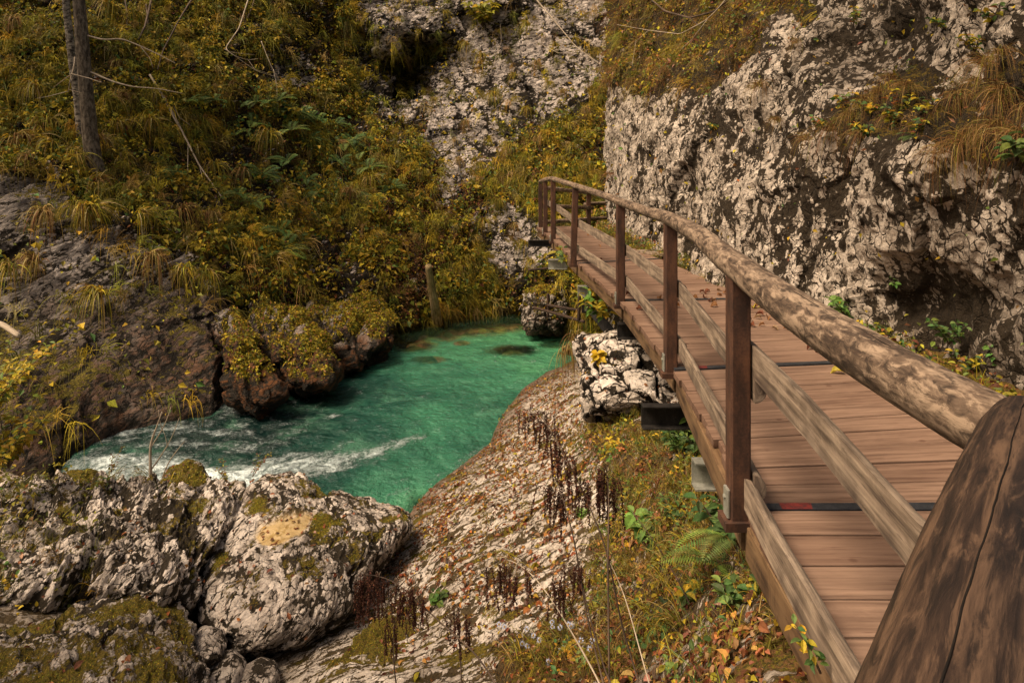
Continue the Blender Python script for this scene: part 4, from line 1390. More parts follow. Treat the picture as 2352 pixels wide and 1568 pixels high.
def D_rail(name, pts_, h_, seed, mat=M_half):
    """half log: flat sawn face to the river side, round towards the deck"""
    q, f3, f4, wc, tone = [None] * 5
    pts_ = np.asarray(pts_, float)
    d = np.concatenate([[0], np.cumsum(np.linalg.norm(np.diff(pts_, axis=0), axis=1))])
    n = max(4, int(d[-1] / .04))
    s = np.linspace(0, d[-1], n)
    c = np.stack([np.interp(s, d, pts_[:, k]) for k in range(3)], -1)
    t = np.gradient(c, axis=0); t /= np.linalg.norm(t, axis=1, keepdims=True)
    a = np.cross(t, (0, 0, 1)); a /= np.linalg.norm(a, axis=1, keepdims=True)
    if a[0, 0] < 0: a = -a
    th = np.linspace(np.pi / 2, -np.pi / 2, 13)
    prof = [(0, 1), (-.06, .93)] if False else []
    fl = [(.0, y) for y in np.linspace(-1, 1, 7)[1:-1]]
    ring = [(.92 * math.cos(x), math.sin(x)) for x in th] + fl
    ring = np.array(ring)
    m_ = len(ring)
    v = c[:, None] + a[:, None] * (ring[None, :, :1] * h_ * .95) + np.array([0, 0, 1.0]) * (ring[None, :, 1:] * h_)
    q = v.reshape(-1, 3)
    topw = fbm(np.stack([np.repeat(s, m_) * 3 + seed, np.repeat(s * 0, m_), np.repeat(s * 0, m_)], -1), 4, 431)
    nrm = (v - c[:, None]).reshape(-1, 3)
    q = q + nrm * (.10 * topw + .05 * fbm(q / .05, 3, 433))[:, None]
    wc = np.stack([np.repeat(s, m_) + seed * 3.3, np.tile(ring[:, 0] * h_, n) + seed, np.tile(ring[:, 1] * h_, n)], -1)
    rel = np.tile(ring[:, 1], n)
    face = np.tile((ring[:, 0] < .05).astype(float), n)
    tone = face * np.clip(.40 * sstep(.4, -1, rel) + 1.5 * fbm(np.stack([np.repeat(s, m_) * 9, rel * .35, rel * 0 + seed], -1), 5, 435) - .05, 0, 1)
    idx = np.arange(len(q)).reshape(n, m_); nx = np.roll(idx, -1, 1)
    f4 = np.stack([idx[:-1], nx[:-1], nx[1:], idx[1:]], -1).reshape(-1, 4)
    q = np.concatenate([q, c[:1] + a[:1] * h_ * .4, c[-1:] + a[-1:] * h_ * .4]); wc = np.concatenate([wc, wc[:1], wc[-1:]]); tone = np.concatenate([tone, [.6, .6]])
    for i in range(m_): tone[idx[0, i]] = max(tone[idx[0, i]], .55)
    k = len(q)
    f3 = np.concatenate([np.stack([np.full(m_, k - 2), nx[0], idx[0]], -1), np.stack([np.full(m_, k - 1), idx[-1], nx[-1]], -1)])
    me = make_mesh(name, q, [f3, f4], False, dict(wc=wc, tone=tone))
    obj(name, outward(me), mat, walk)


pz = [np.array([x, y]) for x, y in POSTS]
off = .055
def seg3(i, j, z0, z1, ext0=.07, ext1=.10, dx=off):
    a, b_ = pz[i], pz[j]
    t = (b_ - a) / np.linalg.norm(b_ - a)
    a, b_ = a - t * ext0, b_ + t * ext1
    return [(a[0] + dx, a[1], z0), ((a[0] + b_[0]) / 2 + dx, (a[1] + b_[1]) / 2, (z0 + z1) / 2), (b_[0] + dx, b_[1], z1)]


MIDZ = [.575, .56, .53, .545, .575]
LOWZ = [.115, .15, .20, .17, .15]
for i in range(4):
    D_rail("middle_rail", seg3(i, i + 1, MIDZ[i] - (.03 if i == 0 else 0), MIDZ[i + 1]), .060, 10 + i)
    D_rail("lower_rail", seg3(i, i + 1, LOWZ[i], LOWZ[i + 1]), .058, 20 + i)
D_rail("middle_rail", [(1.055, 3.10, .66), (1.03, 2.4, .635), (1.00, 1.80, .60), (.985, 1.35, .57)], .070, 15)
D_rail("lower_rail", [(1.018, 3.06, .085), (.985, 2.6, .070), (.948, 2.0, .070), (.915, 1.3, .07), (.3, .5, .07)], .069, 25)
D_rail("middle_rail", seg3(4, 6, .575, .56, .02, .05), .055, 16)

# steel posts
POST_TOP = [1.045, 1.045, 1.02, 1.045, 1.15, 1.09, 1.05]
for i, (x, y) in enumerate(POSTS):
    top_z = EYE - (np.interp(0, [0], [0]))
    u = CU + F * x / y
    vv_ = np.interp(u, [t_[0] for t_ in TOP][::-1], [t_[1] for t_ in TOP][::-1])
    ztop = EYE - (vv_ - HV) / F * y - .02 if i < 6 else EYE - 72 / F * y
    w = .088
    lean = -.035 if i == 3 else 0
    v, f = box_pts((x - w / 2, y - w / 2, -.035), (lean * -1, 0, ztop + .035), (w, 0, 0), (0, w, 0), .008)
    if lean: v[:, 0] += lean * .5
    p_o = obj("post", outward(make_mesh("post", v, f, False)), M_rust, walk)
    v, f = box_pts((x - w / 2 - .03, y - w / 2 - .02, -.075), (w + .06, 0, 0), (0, w + .03, 0), (0, 0, .038))
    obj("base_plate", outward(make_mesh("base_plate", v, f, False)), M_rust, p_o)
    v, f = box_pts((x - w / 2 - .014, y - w / 2 + .01, -.03), (0, 0, .12), (.013, 0, 0), (0, .06, 0), .004)
    mb = MB(); mb.add(v, f4=f)
    q, f3, f4, _, _ = tube([(x - w / 2 - .022, y, .05), (x - w / 2 - .010, y, .05)], .010, nseg=6, step=.01, wob=0)
    mb.add(q, f3, f4)
    obj("bolt_plate", outward(mb.mesh("bolt_plate", False)), M_galv, p_o)
# corner post hidden under the near joint
v, f = box_pts((1.02 - .045, 1.30 - .03, -.06), (0, 0, 1.03), (.088, 0, 0), (0, .088, 0), .008)
obj("post", outward(make_mesh("post", v, f, False)), M_rust, walk)
# far fence where the walkway turns and drops behind the cliff
v, f = box_pts((1.69, 15.45, -.8), (0, 0, 1.46), (.10, 0, 0), (0, .10, 0), .008)
obj("post", outward(make_mesh("post", v, f, False)), M_rust, walk)
for nm, pp, r in (("handrail", [(.6, 14.35, .83), (1.73, 15.45, .66), (2.75, 16.4, .48)], .045), ("middle_rail", [(.62, 14.4, .45), (1.83, 15.55, .30)], .045),
                  ("middle_rail", [(1.66, 15.6, .385), (2.75, 16.6, .36)], .045), ("lower_rail", [(.62, 14.5, .08), (2.75, 16.5, .02)], .045)):
    log_obj(nm, pp, r, M_log, walk, nseg=10, seed=len(nm) + 4)

# edge beams below the boards, in lengths from post to post
def along(a, b_, z0, z1, th, name, mat, dx=.035):
    a, b_ = np.array(a, float), np.array(b_, float)
    t = b_ - a; L = np.linalg.norm(t); t /= L
    nrm = np.array([t[1], -t[0]])
    o = a + nrm * dx
    v, f = box_pts((o[0], o[1], z0), (*(t * L), 0), (*(nrm * th), 0), (0, 0, z1 - z0), .004)
    wc = np.stack([(v[:, :2] - o) @ t + L, (v[:, :2] - o) @ nrm, v[:, 2] * 1.0], -1)
    obj(name, outward(make_mesh(name, v, f, False, dict(wc=wc, tone=np.clip(.25 + (v[:, 2] < (z0 + z1) / 2) * .25, 0, 1) * np.ones(len(v))))), mat, walk)


EDGE = [(.915, 1.3), (.985, 3.02), (1.165, 5.02), (1.14, 7.24), (.905, 9.85), (.72, 12.35), (.60, 13.5), (.50, 14.5)]
for i in range(len(EDGE) - 1):
    a, b_ = np.array(EDGE[i]), np.array(EDGE[i + 1])
    t = (b_ - a) / np.linalg.norm(b_ - a)
    along(a + t * .03, b_ - t * .04, -.205, -.052, .06, "edge_beam", M_beam, .035)
RE = [(2.55, 1.3), (2.6, 3.0), (2.6, 5.2), (2.4, 7.3), (1.95, 10.3), (1.6, 12.4), (1.5, 14.5)]
for i in range(len(RE) - 1):
    along(RE[i], RE[i + 1], -.25, -.052, .06, "edge_beam", M_beam, 0)


def channel(name, x0, x1, y, z0, z1, mat, depth=.09):
    """C-shaped steel cross beam, open side to the viewer"""
    mb = MB()
    tt = .010
    for o, ax, ay, az in (((x0, y + depth - tt, z0), (x1 - x0, 0, 0), (0, tt, 0), (0, 0, z1 - z0)), ((x0, y, z0), (x1 - x0, 0, 0), (0, depth - tt, 0), (0, 0, tt)), ((x0, y, z1 - tt), (x1 - x0, 0, 0), (0, depth - tt, 0), (0, 0, tt))):
        v, f = box_pts(o, ax, ay, az)
        mb.add(v, f4=f)
    return obj(name, outward(mb.mesh(name, False)), mat, walk)


channel("cross_beam", 1.075, 2.6, 4.0, -.415, -.254, M_galv)
channel("cross_beam", 1.00, 2.6, 5.2, -.545, -.37, M_dark)
channel("cross_beam", 1.13, 2.5, 7.25, -.42, -.254, M_dark)
channel("cross_beam", .90, 2.2, 9.3, -.41, -.254, M_galv)
channel("cross_beam", .62, 2.0, 11.6, -.42, -.254, M_galv)
channel("cross_beam", .30, 1.9, 12.6, -.17, -.054, M_dark)
# slanting steel strut below the far brackets, with its bolt plate
s0, s1 = np.array([.985, 9.25, -.45]), np.array([1.42, 8.85, -.98])
t = s1 - s0
v, f = box_pts(s0 + (-.02, 0, -.06), t, (0, .06, 0), (.09, 0, .11), .004)
obj("strut", outward(make_mesh("strut", v, f, False)), M_dark, walk)
v, f = box_pts((.94, 9.22, -.60), (.10, 0, 0), (0, .02, 0), (0, 0, .20))
obj("bolt_plate", outward(make_mesh("bolt_plate", v, f, False)), M_dark, walk)
for zz in (-.48, -.55):
    q, f3, f4, _, _ = tube([(.99, 9.18, zz), (.99, 9.22, zz)], .016, nseg=8, step=.02, wob=0)
    obj("bolt", make_mesh("bolt", q, [f3, f4], False), M_galv, walk)
# old pipes under the far end
M_pipe = metal_mat("rusty_pipe", (.02, .013, .009), (.045, .026, .016), (.08, .045, .025), rough=.8)
for pp in ([(.55, 10.6, -.80), (.80, 10.4, -.80), (1.15, 10.3, -.83)], [(.56, 10.6, -.62), (.56, 10.6, -.98)], [(.28, 11.9, -.48), (.75, 11.9, -.44), (1.1, 11.9, -.44)], [(.88, 8.9, -.30), (.87, 8.9, -.62)], [(.95, 9.0, -.66), (.35, 10.7, -.86)]):
    log_obj("pipe", pp, .022, M_pipe, walk, nseg=8, seed=5)
# ---------------------------------------------------------------- plants and leaves
M_leaf = leaf_mat("autumn_leaves", .30)
M_grass = leaf_mat("grass_blades", .25, .6)
M_dry = leaf_mat("dry_plant", .12, .8)
M_bark = wood_mat("grey_bark", (.20, .165, .125), (.085, .066, .048), (.028, .021, .015), grain=(7, 22, 22), mottle=(9, 14, 14), mot=.6, rough=.9, bump=.02, stain=(.02, .02, .006))
M_birch = wood_mat("speckled_pale_bark", (.42, .37, .30), (.14, .115, .09), (.02, .016, .013), grain=(14, 10, 10), mottle=(16, 9, 9), mot=.9, rough=.85, bump=.01)
M_twig = wood_mat("pale_bare_twig", (.50, .42, .32), (.36, .29, .21), (.18, .14, .10), rough=.8)
M_twigdark = wood_mat("dark_bare_twig", (.16, .11, .075), (.075, .05, .035), (.03, .02, .015), rough=.8)
M_stump = wood_mat("mossy_dead_wood", (.40, .30, .17), (.24, .17, .07), (.09, .065, .02), mot=.6, bump=.01)

GOLD = [(.46, .35, .035), (.40, .31, .032), (.54, .40, .035), (.33, .26, .026), (.46, .30, .030)]
OLIVE = [(.22, .21, .026), (.16, .165, .024), (.28, .25, .028), (.12, .13, .02)]
GREEN = [(.10, .17, .04), (.075, .15, .045), (.15, .20, .04), (.065, .12, .035), (.17, .24, .07)]
BROWN = [(.20, .085, .035), (.26, .115, .045), (.13, .055, .028), (.31, .16, .07), (.17, .060, .035)]
ORANGE = [(.42, .17, .05), (.36, .13, .04), (.30, .11, .05), (.48, .25, .07), (.26, .09, .05), (.40, .23, .15)]
STRAW = [(.34, .24, .075), (.26, .175, .045), (.20, .14, .03), (.38, .29, .11)]
RUST = [(.24, .115, .040), (.18, .085, .030), (.30, .16, .055), (.13, .065, .025)]


def pick(pals, w, n, rng, jit=.22):
    cols = np.concatenate([np.asarray(p_) for p_ in pals])
    ww = np.concatenate([np.full(len(p_), x / len(p_)) for p_, x in zip(pals, w)])
    c = cols[rng.choice(len(cols), n, p=ww / ww.sum())]
    c = c * (1 + jit * rng.standard_normal((n, 1))) * (1 + .08 * rng.standard_normal((n, 3)))
    return np.concatenate([np.clip(c, .004, .8), np.ones((n, 1))], 1)


def unit(a):
    return a / (np.linalg.norm(a, axis=-1, keepdims=True) + 1e-9)


def leaf_arrays(pos, nrm, direc, length, width, col, detail=0, curl=.25, rng=RNG):
    """leaves as small folded faces: base at pos, blade along direc, facing nrm"""
    n = len(pos)
    d = unit(direc - nrm * np.einsum('ij,ij->i', direc, nrm)[:, None])
    s = np.cross(d, nrm)
    L, W = length[:, None], width[:, None]
    if detail == 0:
        mid = pos + d * L * .45
        v = np.stack([pos, mid + s * W * .5 + nrm * W * curl, pos + d * L - nrm * L * curl * .5, mid - s * W * .5 + nrm * W * curl], 1)
        b = (np.arange(n) * 4)[:, None]
        f = np.concatenate([b + [0, 1, 2], b + [0, 2, 3]])
        return v.reshape(-1, 3), f, np.repeat(col, 4, 0)
    tw = rng.uniform(-1, 1, (n, 1)) * curl
    up = nrm
    st = [(.0, 0, 0), (.22, .36, .10), (.50, .50, .16), (.78, .30, .06)]
    vs = [pos]
    for t, w, h in st[1:]:
        c = pos + d * L * t + up * L * (curl * (t - t * t) - curl * t * t * .6)
        vs += [c + s * W * w + up * W * (curl * .9 + tw * w), c, c - s * W * w + up * W * (curl * .9 - tw * w)]
    vs.append(pos + d * L - up * L * curl * .55)
    v = np.stack(vs, 1)                      # 1 + 9 + 1 = 11
    b = (np.arange(n) * 11)[:, None]
    f3 = np.concatenate([b + [0, 2, 1], b + [0, 3, 2], b + [7, 8, 10], b + [8, 9, 10]])
    f4 = np.concatenate([b + [1, 2, 5, 4], b + [2, 3, 6, 5], b + [4, 5, 8, 7], b + [5, 6, 9, 8]])
    return v.reshape(-1, 3), [f3, f4], np.repeat(col, 11, 0)


def blade_arrays(root, direc, length, width, droop, col, lev=4, rng=RNG, grav=(0, 0, -1)):
    n = len(root)
    d = unit(direc)
    g_ = np.asarray(grav, float)
    s = unit(np.cross(d, rng.standard_normal((n, 3)) * .5 + (0, -1.0, .2)))
    L, W, D = length[:, None], width[:, None], droop[:, None]
    vs = []
    for k in range(lev):
        t = k / lev
        c = root + d * L * (t - .28 * D * t * t) + g_ * L * D * t * t * .8
        w = W * (1 - t) ** .7 * .5
        vs += [c - s * w, c + s * w]
    vs.append(root + d * L * (1 - .28 * D) + g_ * L * D * .8)
    m_ = 2 * lev + 1
    v = np.stack(vs, 1)
    b = (np.arange(n) * m_)[:, None]
    f4 = np.concatenate([b + [2 * k, 2 * k + 1, 2 * k + 3, 2 * k + 2] for k in range(lev - 1)])
    f3 = b + [2 * lev - 2, 2 * lev - 1, 2 * lev]
    return v.reshape(-1, 3), [f3, f4], np.repeat(col, m_, 0)


def sample(sheet, n, dens, rng, win=(-140, 2480, -130, 1600)):
    """n random points of a sheet, by world area times density"""
    p = sheet.p
    a = np.linalg.norm(np.cross(np.gradient(p, axis=1), np.gradient(p, axis=0)), axis=-1)
    inside = (sheet.u > win[0]) & (sheet.u < win[1]) & (sheet.v > win[2]) & (sheet.v < win[3])
    w = (np.minimum(a, np.percentile(a, 99)) * dens * inside)
    w[-1], w[:, -1] = 0, 0
    w = w.ravel()
    c = np.cumsum(w)
    i = np.searchsorted(c, rng.random(n) * c[-1])
    i = np.minimum(i, w.size - 1)
    r, k = np.unravel_index(i, a.shape)
    r = np.minimum(r, a.shape[0] - 2); k = np.minimum(k, a.shape[1] - 2)
    x, y = rng.random((n, 1)), rng.random((n, 1))
    pos = p[r, k] * (1 - x) * (1 - y) + p[r, k + 1] * x * (1 - y) + p[r + 1, k] * (1 - x) * y + p[r + 1, k + 1] * x * y
    return pos, sheet.n[r, k], sheet.u[r, k], sheet.v[r, k], (r, k)


def ground(sheet, u, v):
    d = (sheet.u - u) ** 2 + (sheet.v - v) ** 2
    r, k = np.unravel_index(np.argmin(d), d.shape)
    return sheet.p[r, k], sheet.n[r, k]


def stuff(name, arrs, mat):
    mb = MB()
    for v, f, c in arrs:
        if isinstance(f, list): mb.add(v, f[0], f[1], Col=c)
        else: mb.add(v, f, None, Col=c)
    return obj(name, mb.mesh(name, False), mat, kind='stuff')


def region(u, v, polys, seed, spread=18, warp=18):
    return softmask(u, v, polys, spread, warp, seed)


# ---- hillside cover ------------------------------------------------------------
rng = np.random.default_rng(11)
Hu, Hv = HILL.u, HILL.v
cl = fbm(HILL.p.reshape(-1, 3) / .55, 4, 501).reshape(Hu.shape)
cl2 = fbm(HILL.p.reshape(-1, 3) / 1.9, 3, 503).reshape(Hu.shape)
above = (HILL.p[..., 2] > WATER + .12)
noribs = 1 - softmask(Hu, Hv, [RIBS], 8, 8, 509)
cover = (1 - HILL.rock) * above * noribs
dens_leaf = cover * np.clip(.22 + 2.6 * cl + 1.2 * cl2, .015, 2.0) + .05 * HILL.rock * above * (cl > .1)
GREENZ = [[(470, 230), (700, 240), (860, 330), (900, 460), (780, 560), (600, 520), (480, 430)], [(1130, 380), (1300, 400), (1290, 440), (1150, 450)], [(480, 560), (620, 600), (700, 690), (560, 690)]]
GOLDZ = [[(480, -60), (760, -60), (840, 90), (830, 250), (740, 280), (600, 120)], [(420, 560), (900, 480), (900, 740), (600, 720)], [(900, 230), (1000, 300), (930, 360), (860, 320)]]
zg = region(Hu, Hv, GREENZ, 505, 40, 40); zy = region(Hu, Hv, GOLDZ, 507, 40, 40)
parts_ = []
for part, n in enumerate((62000, 46000, 26000)):
    if part == 0:      # small leaves of every colour
        pos, nr, uu, vv, ij = sample(HILL, n, dens_leaf, rng)
    elif part == 1:    # golden and olive sprigs
        pos, nr, uu, vv, ij = sample(HILL, n, dens_leaf * (.35 + zy), rng)
    else:              # brown fallen leaves
        pos, nr, uu, vv, ij = sample(HILL, n, cover * np.clip(HILL.lit * 1.2 + .08, 0, 1) * np.clip(.6 + cl, .1, 1.5), rng)
    g_, y_ = zg[ij], zy[ij]
    cA = pick([OLIVE, GOLD, GREEN], (.48, .36, .16), n, rng, .3)
    cG = pick([GREEN, OLIVE, GOLD], (.62, .20, .18), n, rng, .3)
    cY = pick([GOLD, OLIVE, BROWN], (.72, .18, .10), n, rng, .3)
    cB = pick([BROWN, RUST, GOLD], (.70, .22, .08), n, rng, .3)
    r1 = rng.random(n)
    col = np.where((r1 < g_ * .75)[:, None], cG, np.where((r1 < g_ * .75 + y_ * .7)[:, None], cY, cA))
    if part == 1: col = np.where((rng.random(n) < .55)[:, None], cY, cA)
    if part == 2: col = cB
    h = rng.random(n) ** 1.5 * (.45 if part < 2 else .04) * np.clip(.6 + 1.2 * cl[ij], .1, 1.6)
    up = unit(nr * .6 + np.array([0, 0, .55]))
    pos = pos + up * h[:, None]
    nrm = unit(up + rng.standard_normal((n, 3)) * .45)
    dr = unit(rng.standard_normal((n, 3)) * .8 + np.array([.45, -.4, -.7]))
    L = .05 + .13 * rng.random(n) ** 2.2 * (1 if part < 2 else .6)
    parts_.append(leaf_arrays(pos, nrm, dr, L, L * rng.uniform(.42, .8, n), col))
stuff("undergrowth", parts_[:2], M_leaf)
stuff("fallen_leaves", parts_[2:], M_leaf)

# grass hanging down the slope, growing in clumps
n0, per = 3400, 22
pos, nr, uu, vv, ij = sample(HILL, n0, cover * np.clip(.45 + 2.0 * cl2, .03, 1.6) + .07 * HILL.rock * above * (Hv > -50), rng)
pos = np.repeat(pos, per, 0); nr = np.repeat(nr, per, 0)
n = n0 * per
base = pick([OLIVE, GOLD, STRAW], (.42, .36, .22), n0, rng, .25)
col = np.repeat(base, per, 0) * np.concatenate([rng.uniform(.6, 1.35, (n, 1)).repeat(3, 1), np.ones((n, 1))], 1)
dr = unit(nr * .8 + np.array([.25, -.15, .35]) + rng.standard_normal((n, 3)) * .45)
pos = pos + nr * rng.uniform(.0, .30, (n0, 1)).repeat(per, 0)
stuff("grass", [blade_arrays(pos + rng.standard_normal((n, 3)) * .05, dr, rng.uniform(.28, .78, n), rng.uniform(.009, .017, n), rng.uniform(.6, 1.3, n), col, 4, rng)], M_grass)

# moss: short fuzz over the mossy ribs, ledges and boulders
arr = []
for b_, n, size in ((NOSE_A, 12000, .045), (NOSE_B, 5500, .042), (NOSE_C, 2600, .042), (B_RIVER, 2200, .05), (B_CAP, 1400, .022), (B_HUMP, 900, .024), (B_MAIN, 7000, .012), (B_LEFT, 9000, .014), (B_FRONT, 9000, .012), (B_SLABCORNER, 8000, .012)):
    pos, nr, uu, vv, ij = sample(b_, n, np.clip((b_.moss - .46) * 2.2, 0, 1) ** 1.5 + 1e-6, rng, (-400, 2400, 0, 1620))
    near = size < .04
    col = pick([GOLD, OLIVE, GREEN], (.50, .46, .04) if not near else (.30, .68, .02), n, rng, .35)
    dr = unit(nr + np.array([0, 0, -.2]) + rng.standard_normal((n, 3)) * .6)
    arr.append(blade_arrays(pos, dr, rng.uniform(.6, 1.7, n) * size * (1.5 if not near else 1.2), rng.uniform(.25, .5, n) * size, rng.uniform(.2, .9, n), col, 2, rng))
    if not near:
        k = n // 3
        L = rng.uniform(.03, .07, k)
        arr.append(leaf_arrays(pos[:k] + nr[:k] * .03, unit(nr[:k] + rng.standard_normal((k, 3)) * .5), rng.standard_normal((k, 3)), L, L * .7, pick([GOLD, OLIVE, BROWN], (.5, .3, .2), k, rng)))
stuff("moss", arr, M_grass)

# ---- near bank cover -----------------------------------------------------------
Nu, Nv = NEAR.u, NEAR.v
nq = NEAR.p.reshape(-1, 3)
nc = fbm(nq / .30, 4, 511).reshape(Nu.shape)
nabove = NEAR.p[..., 2] > WATER + .05
arr = []
# fallen leaves: many on the grassy part, fewer on bare rock and boulders
nd = nabove * (.12 + .9 * NEAR.veg + .30 * NEAR.earth + .55 * NEAR.slab) * np.clip(.4 + 1.3 * nc, .04, 1.6) * (Nu > 880)
n = 14000
pos, nr, uu, vv, ij = sample(NEAR, n, nd, rng)
col = pick([ORANGE, BROWN, GOLD, STRAW], (.34, .44, .10, .12), n, rng, .28)
L = rng.uniform(.020, .050, n) * np.where(rng.random(n) < .08, 1.5, 1)
arr.append(leaf_arrays(pos + nr * rng.uniform(.003, .02, (n, 1)), unit(nr + rng.standard_normal((n, 3)) * .35), rng.standard_normal((n, 3)), L, L * rng.uniform(.45, .8, n), col, 1, .3, rng))
for b_, n in ((B_MAIN, 120), (B_LEFT, 170), (B_CAP, 14), (B_SLABCORNER, 90), (B_FRONT, 40), (B_WALL, 30), (B_RIVER, 40)):
    pos, nr, uu, vv, ij = sample(b_, n, np.clip(b_.n[..., 2] - .25, 0, 1) + 3 * b_.pm, rng, (-400, 2400, 0, 1620))
    col = pick([ORANGE, BROWN], (.45, .55), n, rng, .3)
    L = rng.uniform(.03, .06, n)
    arr.append(leaf_arrays(pos + nr * .008, unit(nr + rng.standard_normal((n, 3)) * .3), rng.standard_normal((n, 3)), L, L * .6, col, 1, .25, rng))
stuff("fallen_leaves", arr, M_leaf)

arr = []
n0, per = 1250, 18
pos, nr, uu, vv, ij = sample(NEAR, n0, nabove * (NEAR.veg + .02) * (1 - .8 * NEAR.earth) * np.clip(.4 + 1.6 * nc, .02, 2) * (Nu > 1150), rng)
n = n0 * per
base = np.repeat(pick([STRAW, RUST, OLIVE, GREEN, GOLD], (.38, .16, .24, .12, .10), n0, rng), per, 0)
base[:, :3] *= rng.uniform(.6, 1.3, (n, 1))
arr.append(blade_arrays(np.repeat(pos, per, 0) + rng.standard_normal((n, 3)) * (.035, .035, .008), unit(np.array([-.1, 0, .9]) + rng.standard_normal((n, 3)) * .55), rng.uniform(.06, .24, n), rng.uniform(.0025, .0050, n), rng.uniform(.2, 1.1, n), base, 5, rng))
# blades of the dark corner at the lower left
n0, per = 260, 16
pos, nr, uu, vv, ij = sample(B_LEFT, n0, np.clip(b_.n[..., 2].mean() * 0 + (260 - B_LEFT.u) / 260, 0, 1) + .04, rng, (-300, 600, 1050, 1500))
n = n0 * per
base = np.repeat(pick([STRAW, OLIVE, GOLD], (.25, .60, .15), n0, rng), per, 0)
base[:, :3] *= rng.uniform(.5, 1.2, (n, 1))
arr.append(blade_arrays(np.repeat(pos, per, 0) + rng.standard_normal((n, 3)) * .04, unit(np.array([0, -.2, .9]) + rng.standard_normal((n, 3)) * .6), rng.uniform(.08, .32, n), rng.uniform(.003, .006, n), rng.uniform(.3, 1.1, n), base, 5, rng))
stuff("grass", arr, M_grass)

# small herbs among the grass
arr = []
n0, per = 520, 7
pos, nr, uu, vv, ij = sample(NEAR, n0, nabove * NEAR.veg * (1 - .7 * NEAR.earth) * np.clip(.2 + 1.9 * fbm(nq / .42, 3, 513).reshape(Nu.shape), 0, 2) * (Nu > 1280), rng)
n = n0 * per
base = np.repeat(pick([GREEN, GOLD, OLIVE], (.52, .26, .22), n0, rng), per, 0)
pp = np.repeat(pos, per, 0) + rng.standard_normal((n, 3)) * (.03, .03, .0) + np.array([0, 0, 1]) * rng.uniform(.01, .10, (n, 1))
L = rng.uniform(.018, .045, n)
arr.append(leaf_arrays(pp, unit(np.array([0, -.25, 1]) + rng.standard_normal((n, 3)) * .5), rng.standard_normal((n, 3)), L, L * rng.uniform(.4, .75, n), base, 1, .2, rng))
n0, per = 70, 9
pos, nr, uu, vv, ij = sample(B_LEFT, n0, np.clip((300 - B_LEFT.u) / 300, 0, 1) + 1e-4, rng, (-300, 400, 1050, 1500))
n = n0 * per
base = np.repeat(pick([OLIVE, GREEN, GOLD], (.6, .25, .15), n0, rng), per, 0)
L = rng.uniform(.03, .06, n)
arr.append(leaf_arrays(np.repeat(pos, per, 0) + rng.standard_normal((n, 3)) * .05 + np.array([0, 0, 1]) * rng.uniform(0, .15, (n, 1)), unit(np.array([0, -.3, 1]) + rng.standard_normal((n, 3)) * .5), rng.standard_normal((n, 3)), L, L * .6, base, 1, .2, rng))
stuff("undergrowth", arr, M_leaf)

# ---- cliff cover ---------------------------------------------------------------
Cu, Cv = CLIFF.u, CLIFF.v
cq = CLIFF.p.reshape(-1, 3)
cc = fbm(cq / .5, 4, 521).reshape(Cu.shape)
arr, arrg = [], []
top = (Cv < 260) & (Cu < 1900)
cz = CLIFF.p[..., 2]
base_strip = (Cv > 600) & (cz > -.2) & (cz < .75)
n = 19000
pos, nr, uu, vv, ij = sample(CLIFF, n, CLIFF.veg * np.clip(.2 + 2.2 * cc, .02, 2) * np.where(top, 1.0, .35) + .010, rng)
col = pick([GOLD, OLIVE, GREEN, RUST, ORANGE], (.34, .24, .14, .20, .08), n, rng, .3)
L = rng.uniform(.035, .085, n) * np.clip(pos[:, 1] / 9, .7, 1.4)
up = unit(nr + np.array([0, 0, .5]))
arr.append(leaf_arrays(pos + up * rng.uniform(.0, .16, (n, 1)), unit(up + rng.standard_normal((n, 3)) * .5), unit(rng.standard_normal((n, 3)) + (0, 0, -.6)), L, L * rng.uniform(.4, .75, n), col))
n0, per = 820, 26
pos, nr, uu, vv, ij = sample(CLIFF, n0, CLIFF.veg * np.clip(.25 + 1.5 * cc, .02, 2) * (Cv < 430) + .004 * (Cv < 420), rng)
n = n0 * per
base = np.repeat(pick([RUST, STRAW, OLIVE, GOLD], (.44, .24, .20, .12), n0, rng), per, 0)
base[:, :3] *= rng.uniform(.55, 1.3, (n, 1))
sc_ = np.repeat(np.clip(pos[:, 1] / 8, .7, 1.8), per)
arrg.append(blade_arrays(np.repeat(pos, per, 0) + rng.standard_normal((n, 3)) * .05, unit(np.repeat(nr, per, 0) * .9 + np.array([0, 0, .25]) + rng.standard_normal((n, 3)) * .4),
                         rng.uniform(.20, .52, n) * sc_, rng.uniform(.003, .0055, n) * sc_, rng.uniform(.8, 1.35, n), base, 6, rng))
# grass along the foot of the cliff, beside the boards
n0, per = 330, 20
bs = np.stack([np.interp(np.linspace(1.8, 14, 4000), RIGHT[:, 1], RIGHT[:, 0]), np.linspace(1.8, 14, 4000)], -1)
k = rng.integers(0, 4000, n0)
pos = np.stack([bs[k, 0] + rng.uniform(.0, .34, n0), bs[k, 1], rng.uniform(-.06, .10, n0)], -1)
n = n0 * per
base = np.repeat(pick([STRAW, OLIVE, GREEN, GOLD], (.30, .36, .16, .18), n0, rng), per, 0)
base[:, :3] *= rng.uniform(.5, 1.25, (n, 1))
arrg.append(blade_arrays(np.repeat(pos, per, 0) + rng.standard_normal((n, 3)) * (.03, .04, .01), unit(np.array([-.25, -.1, .9]) + rng.standard_normal((n, 3)) * .5), rng.uniform(.08, .26, n), rng.uniform(.003, .006, n), rng.uniform(.3, 1.1, n), base, 5, rng))
n = 3200
k = rng.integers(0, 4000, n)
pos = np.stack([bs[k, 0] + rng.uniform(.02, .36, n), bs[k, 1], rng.uniform(-.04, .16, n)], -1)
L = rng.uniform(.025, .06, n)
